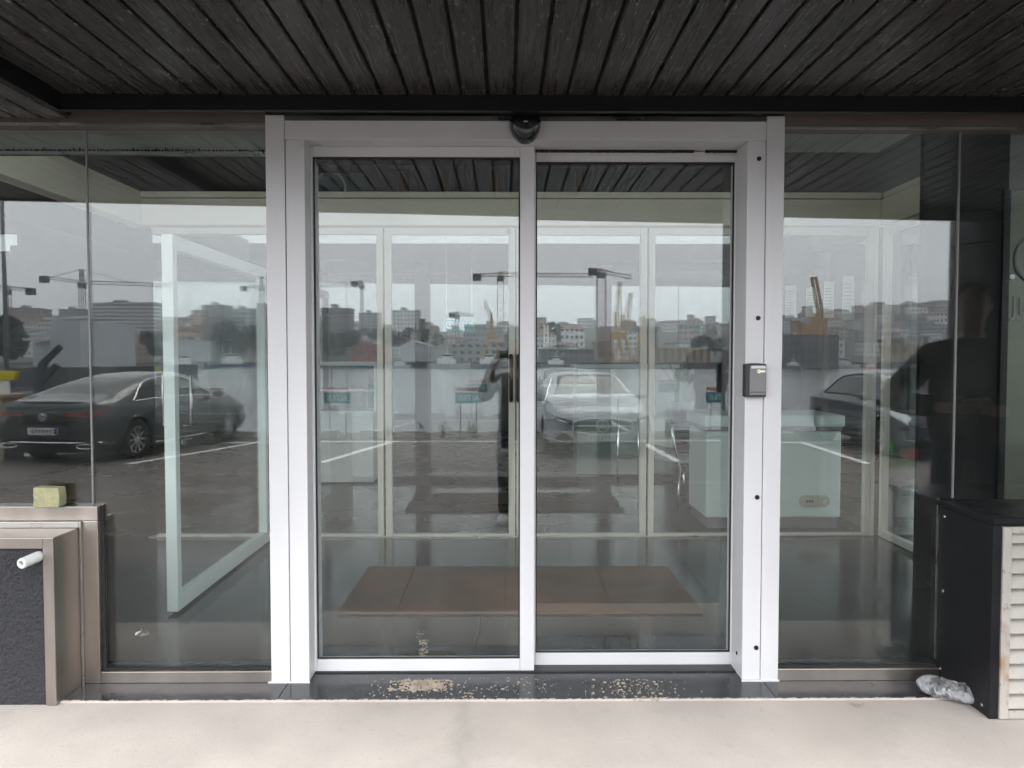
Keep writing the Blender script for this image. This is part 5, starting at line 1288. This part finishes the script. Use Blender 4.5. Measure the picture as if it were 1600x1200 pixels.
# white warehouse on the near left shore
st(box('left_quay', M['quaywall'], X(-260, 120), X(128, 120), -(165 - CAM_D), -(116 - CAM_D), -6, Z(574, 120)))
e = empty('warehouse', (X(26, 122), -(122 - CAM_D), Z(574, 122)), 'white corrugated warehouse with stepped roofs at far left', 'building')
w1 = X(126, 122) - X(26, 122); h0 = Z(532, 122) - Z(574, 122); h1 = Z(501, 122) - Z(574, 122); h2 = Z(497, 122) - Z(574, 122)
box('wall', M['shed'], w1 * .52, w1, -18, 0, 0, h1, e); box('wall', M['shed'], 0, w1 * .519, -18, -4, 0, h0, e)
for k in range(5): MB().bar((0, -2 - k * 1.4, h0 + .2 + k * .9), (w1 * .9 - k * .3, -2 - k * 1.4, h0 + .5 + k * .9), 1.5, .35).build('roof', M['shed'], e)
for k in range(10): box('sheet_rib', M['shed'], w1 * .55 + k * w1 * .045, w1 * .555 + k * w1 * .045 + .1, .001, .08, 0, h1 - .1, e)
# trees
def tree_mass(px0, px1, pyt, pyb, D, label, n=500, seed=1):
    rn = random.Random(seed); x0, x1 = X(px0, D), X(px1, D); z0, z1 = Z(pyb, D), Z(pyt, D); h = z1 - z0; y = -(D - CAM_D); mb = MB(); s = h * .10
    lobes = [(rn.uniform(x0, x1), rn.uniform(-h * .5, h * .5), z0 + h * rn.uniform(.35, .75), h * rn.uniform(.2, .34)) for _ in range(max(5, int((x1 - x0) / h * 5)))]
    for _ in range(n):
        l = rn.choice(lobes); d = Vector((rn.gauss(0, 1), rn.gauss(0, 1), rn.gauss(0, 1))).normalized() * l[3] * rn.uniform(.75, 1.05); c = Vector((l[0], y + l[1], l[2])) + d
        u = Vector((rn.gauss(0, 1), rn.gauss(0, 1), rn.gauss(0, 1))).normalized() * s; v = u.cross(Vector((rn.gauss(0, 1), rn.gauss(0, 1), rn.gauss(0, 1)))).normalized() * s
        mb.add([c - u, c + v, c + u, c - v], [(0, 1, 2, 3)])
    t = empty('tree', ((x0 + x1) / 2, y, z0), label, 'tree'); off = Vector(t.location); mb.v = [tuple(Vector(q) - off) for q in mb.v]
    mb.build('crown', M['greenery'], t, fix=False)
    MB().tube([(0, 0, -h * .1), (h * .02, 0, h * .4)], [h * .05, h * .03], 7).build('trunk', dk, t)
    return t
for k, a in enumerate(((-60, 26, 486, 560, 150, 'big dark tree at the far left shore', 1200), (345, 410, 505, 562, 330, 'dark trees behind the moored boats', 900), (800, 900, 505, 545, 560, 'long dark wooded slope behind the right door leaf', 1200), (560, 690, 512, 545, 520, 'dark wooded slope below the slab blocks', 1200), (1085, 1150, 520, 552, 360, 'dark trees beside the striped shed', 700), (1400, 1470, 525, 545, 450, 'trees behind the ochre warehouse', 500), (230, 262, 515, 560, 360, 'dark trees right of the terraces', 500), (490, 545, 515, 560, 330, 'dark trees at left edge of the left leaf', 600))):
    tree_mass(*a[:6], n=a[6], seed=k + 3)
# tower cranes
def lattice(mb, a, b, w, n, r):
    a, b = Vector(a), Vector(b); d = (b - a); u = d.normalized().cross(Vector((0, 1, 0)) if abs(d.normalized().y) < .9 else Vector((1, 0, 0))).normalized() * w / 2; v = d.normalized().cross(u).normalized() * w / 2
    for s, t in ((1, 1), (1, -1), (-1, -1), (-1, 1)): mb.bar(a + u*s + v*t, b + u*s + v*t, r, r)
    cs = [(1, 1), (1, -1), (-1, -1), (-1, 1)]
    for i in range(n):
        p, q = a + d * i / n, a + d * (i + 1) / n
        for k in range(4):
            s, t = cs[k]; s2, t2 = cs[(k + 1) % 4]; mb.bar(p + u*s + v*t, q + u*s2 + v*t2, r * .6, r * .6)
def tower_crane(px, pyt, pyj, pyb, D, pxc, pxe, m_, label, pyc=None, pye=None, w=1.9):
    x, z1 = P(px, pyt, D); zj = Z(pyj, D, px); z0 = Z(pyb, D, px); y = -(D - CAM_D)
    c = empty('tower_crane', (x, y, z0), label, 'crane'); H = zj - z0
    mb = MB(); lattice(mb, (0, 0, 0), (0, 0, H), w, max(6, int(H / 3)), .20); mb.build('mast', m_, c)
    xc, zc_ = X(pxc, D) - x, Z(pyc or pyj, D) - z0; xe, ze = X(pxe, D) - x, Z(pye or pyj, D) - z0
    mb = MB(); lattice(mb, (0, 0, H), (xe, 0, ze), 1.3, max(8, int(abs(xe) / 3)), .17); mb.build('jib', m_, c)
    mb = MB(); lattice(mb, (0, 0, H), (xc, 0, zc_), 1.1, 5, .2); mb.build('counter_jib', m_, c)
    sg = 1 if xc > 0 else -1
    box('counterweight', M['quaywall'], xc - 2.2, xc + 1.2, -1, 1, zc_ - 2.2, zc_ + .6, c); box('cabin', M['post'], -1.4, 1.4, -1.0, 1.0, H - 2.6, H - .4, c)
    if z1 - zj > 1:
        mb = MB(); lattice(mb, (0, 0, H), (0, 0, z1 - z0), 1.2, 3, .25); mb.build('apex', m_, c)
        MB().bar((0, 0, z1 - z0), (xe * .62, 0, H + (ze - H) * .62), .16).bar((0, 0, z1 - z0), (xc * .9, 0, H + (zc_ - H) * .9), .16).build('tie_rod', m_, c)
    return c
cgrey = mat('crane_grey', (.13, .15, .17), .6); cbr = mat('crane_brown', (.34, .24, .18), .6, var=.1); cye = mat('crane_yellow', (.40, .25, .10), .6, var=.12)
tower_crane(127, 420, 440, 566, 330, 74, 268, cgrey, 'grey tower crane with long jib at left', 434, 447)
tower_crane(10, 446, 451, 566, 320, 52, -70, cgrey, 'grey tower crane cut by the left edge', 453, 448)
tower_crane(408, 432, 448, 560, 420, 383, 470, cgrey, 'distant tower crane beside the left door jamb', 449, 447)
tower_crane(782, 424, 429, 566, 310, 747, 926, cbr, 'brown tower crane mirrored left of the centre stile', 430, 430, 2.6)
tower_crane(940, 419, 424, 566, 300, 928, 986, cbr, 'thick brown tower crane behind the white saloon', 421, 433, 3.4)
tower_crane(714, 486, 491, 566, 420, 708, 740, cgrey, 'small distant tower crane above the teal sign', 490, 492)
tower_crane(564, 438, 444, 566, 420, 555, 480, cgrey, 'faint thin tower crane in the left leaf', 442, 448, 1.2)
def harbour_crane(px, pyb, D, pxt, pyt, m_, label, hb=18):
    x, z0 = P(px, pyb, D); y = -(D - CAM_D); c = empty('harbour_crane', (x, y, z0), label, 'crane')
    mb = MB()
    for s in (-1, 1):
        for t in (-1, 1): mb.bar((s * 4, t * 4, 0), (s * 1.6, t * 1.6, hb * .55), .5)
    mb.bar((-4, -4, .5), (4, -4, .5), .6).bar((-4, 4, .5), (4, 4, .5), .6); mb.build('portal', M['white'] if hb < 12 else m_, c)
    box('machine_house', m_, -2.4, 1.4, -1.5, 1.5, hb * .55, hb * .55 + 3, c); MB().bar((0, 0, hb * .55 + 4), (0, 0, hb + 3), .9).build('tower', m_, c)
    xt, zt_ = X(pxt, D) - x, Z(pyt, D) - z0; mb = MB(); lattice(mb, (1.5, 0, hb * .55 + 4), (xt, 0, zt_), 1.3, 10, .2); mb.build('jib', m_, c)
    MB().bar((0, 0, hb + 3), (xt * .9, 0, zt_ * .9), .2).bar((xt, 0, zt_), (xt, 0, zt_ * .75), .15).build('cable', m_, c)
    return c
harbour_crane(962, 566, 320, 968, 440, cye, 'yellow luffing harbour crane behind the white saloon'); harbour_crane(974, 566, 335, 986, 456, cye, 'second yellow harbour crane with lower jib'); harbour_crane(768, 566, 330, 757, 470, cye, 'yellow harbour crane left of the centre stile'); harbour_crane(1006, 566, 345, 1001, 495, cye, 'short yellow harbour crane behind the inner door stile')
# floating crane at right
x, z = P(1254, 524, 300); fc = empty('floating_crane', (x, -(285 - CAM_D), Z(574, 285)), 'yellow floating crane on a dark barge at right', 'crane')
zz = Z(522, 285) - Z(574, 285)
box('barge', fb_dark, -10, 8, -8, 0, 0, zz, fc); box('machine_house', cye, -6.5, 4, -5, -1, zz + .001, zz + 3.5, fc); box('cabin', cye, -1.5, 4, -4.5, -1.5, zz + 3.501, zz + 8, fc)
mb = MB(); lattice(mb, (2, -3, zz + 8), (X(1275, 285) - x, -3, Z(431, 285) - Z(574, 285)), 1.6, 9, .35); mb.build('jib', cye, fc); MB().bar((X(1275, 285) - x, -3, Z(431, 285) - Z(574, 285)), (X(1275, 285) - x, -3, Z(458, 285) - Z(574, 285)), .25).bar((0, -3, zz + 9), (X(1272, 285) - x, -3, Z(436, 285) - Z(574, 285)), .15).build('cable', M['post'], fc)
# moored boats
def boat(px0, px1, pyw, D, hullc, label, cab=.5, masts=1, flip=False, hgt=1.0):
    x0, x1 = X(px0, D), X(px1, D); L_ = x1 - x0; y = -(D - CAM_D); z0 = -3.2
    c = empty('boat', ((x0 + x1) / 2, y, z0), label, 'boat', 'moored boats', math.pi if flip else 0); h = L_ * .12 * hgt
    hl = MB(); st2 = [(-.5, .7, 1.05), (-.3, 1, .95), (.1, 1, .95), (.35, .7, 1.1), (.5, .05, 1.3)]; b_ = L_ * .13
    for t, w, hh in st2: hl.v += [(t * L_, -b_ * w, h * hh), (t * L_, -b_ * w * .7, -.2), (t * L_, b_ * w * .7, -.2), (t * L_, b_ * w, h * hh)]
    for i in range(4):
        for k in range(4): hl.f.append((4*i+k, 4*i+(k+1) % 4, 4*i+4+(k+1) % 4, 4*i+4+k))
    hl.f += [(0, 1, 2, 3), (16, 17, 18, 19)]; hl.build('hull', hullc, c)
    box('cabin', M['white'], -L_ * .28, L_ * (.28 * cab), -b_ * .7, b_ * .7, h * .97, h * 2.0, c); box('wheelhouse', M['white'], -L_ * .16, L_ * .05, -b_ * .5, b_ * .5, h * 2.001, h * 2.9, c)
    box('window_band', M['carglass'], -L_ * .161, L_ * .051, -b_ * .51, b_ * .51, h * 2.4, h * 2.75, c)
    for k in range(masts): MB().tube([(L_ * (-.05 + .18 * k), 0, h * 2.8), (L_ * (-.05 + .18 * k), 0, h * (4.4 - .6 * k))], .12, 6).build('mast', M['white'], c)
    return c
hw = mat('hull_white', (.55, .56, .56), .5); hb_ = mat('hull_blue', (.03, .06, .14), .5); hg_ = mat('hull_grey', (.20, .22, .23), .5)
for k, a in enumerate(((258, 318, 290, hw, 'white motor yacht left in the open door glass'), (322, 392, 285, hb_, 'blue hulled boat with white cabin by the left jamb'), (668, 735, 292, hw, 'white boat moored below the teal sign'), (735, 800, 288, hg_, 'grey boat moored left of the centre stile'), (600, 640, 294, hw, 'small white boat near the gabled shed'), (845, 900, 290, hg_, 'grey boat right of the centre stile'), (1222, 1262, 280, hg_, 'grey work boat below the floating crane'), (1248, 1300, 288, hw, 'white fishing boat beside the floating crane'), (1300, 1345, 292, hw, 'white trawler in the right glass'), (1350, 1376, 286, mat('hull_red', (.35, .04, .03), .5), 'small red boat in the right glass'), (190, 214, 292, hw, 'small white boat left of the open door'))):
    boat(a[0], a[1], 0, a[2], a[3], a[4], masts=1 + k % 2, flip=bool(k % 3 == 1))

# ================================================================= damp air
hz = MB().box(-1600, 1600, -1550, 13, -7.2, 75).build('haze', None)
vm = bpy.data.materials.new('haze'); vm.use_nodes = True; t = vm.node_tree; t.nodes.clear()
vo = t.nodes.new('ShaderNodeOutputMaterial'); pv_ = t.nodes.new('ShaderNodeVolumePrincipled')
pv_.inputs['Color'].default_value = (.86, .90, .95, 1); pv_.inputs['Density'].default_value = .00045; pv_.inputs['Anisotropy'].default_value = .2
t.links.new(pv_.outputs[0], vo.inputs['Volume']); hz.data.materials.append(vm); hz['kind'] = 'stuff'
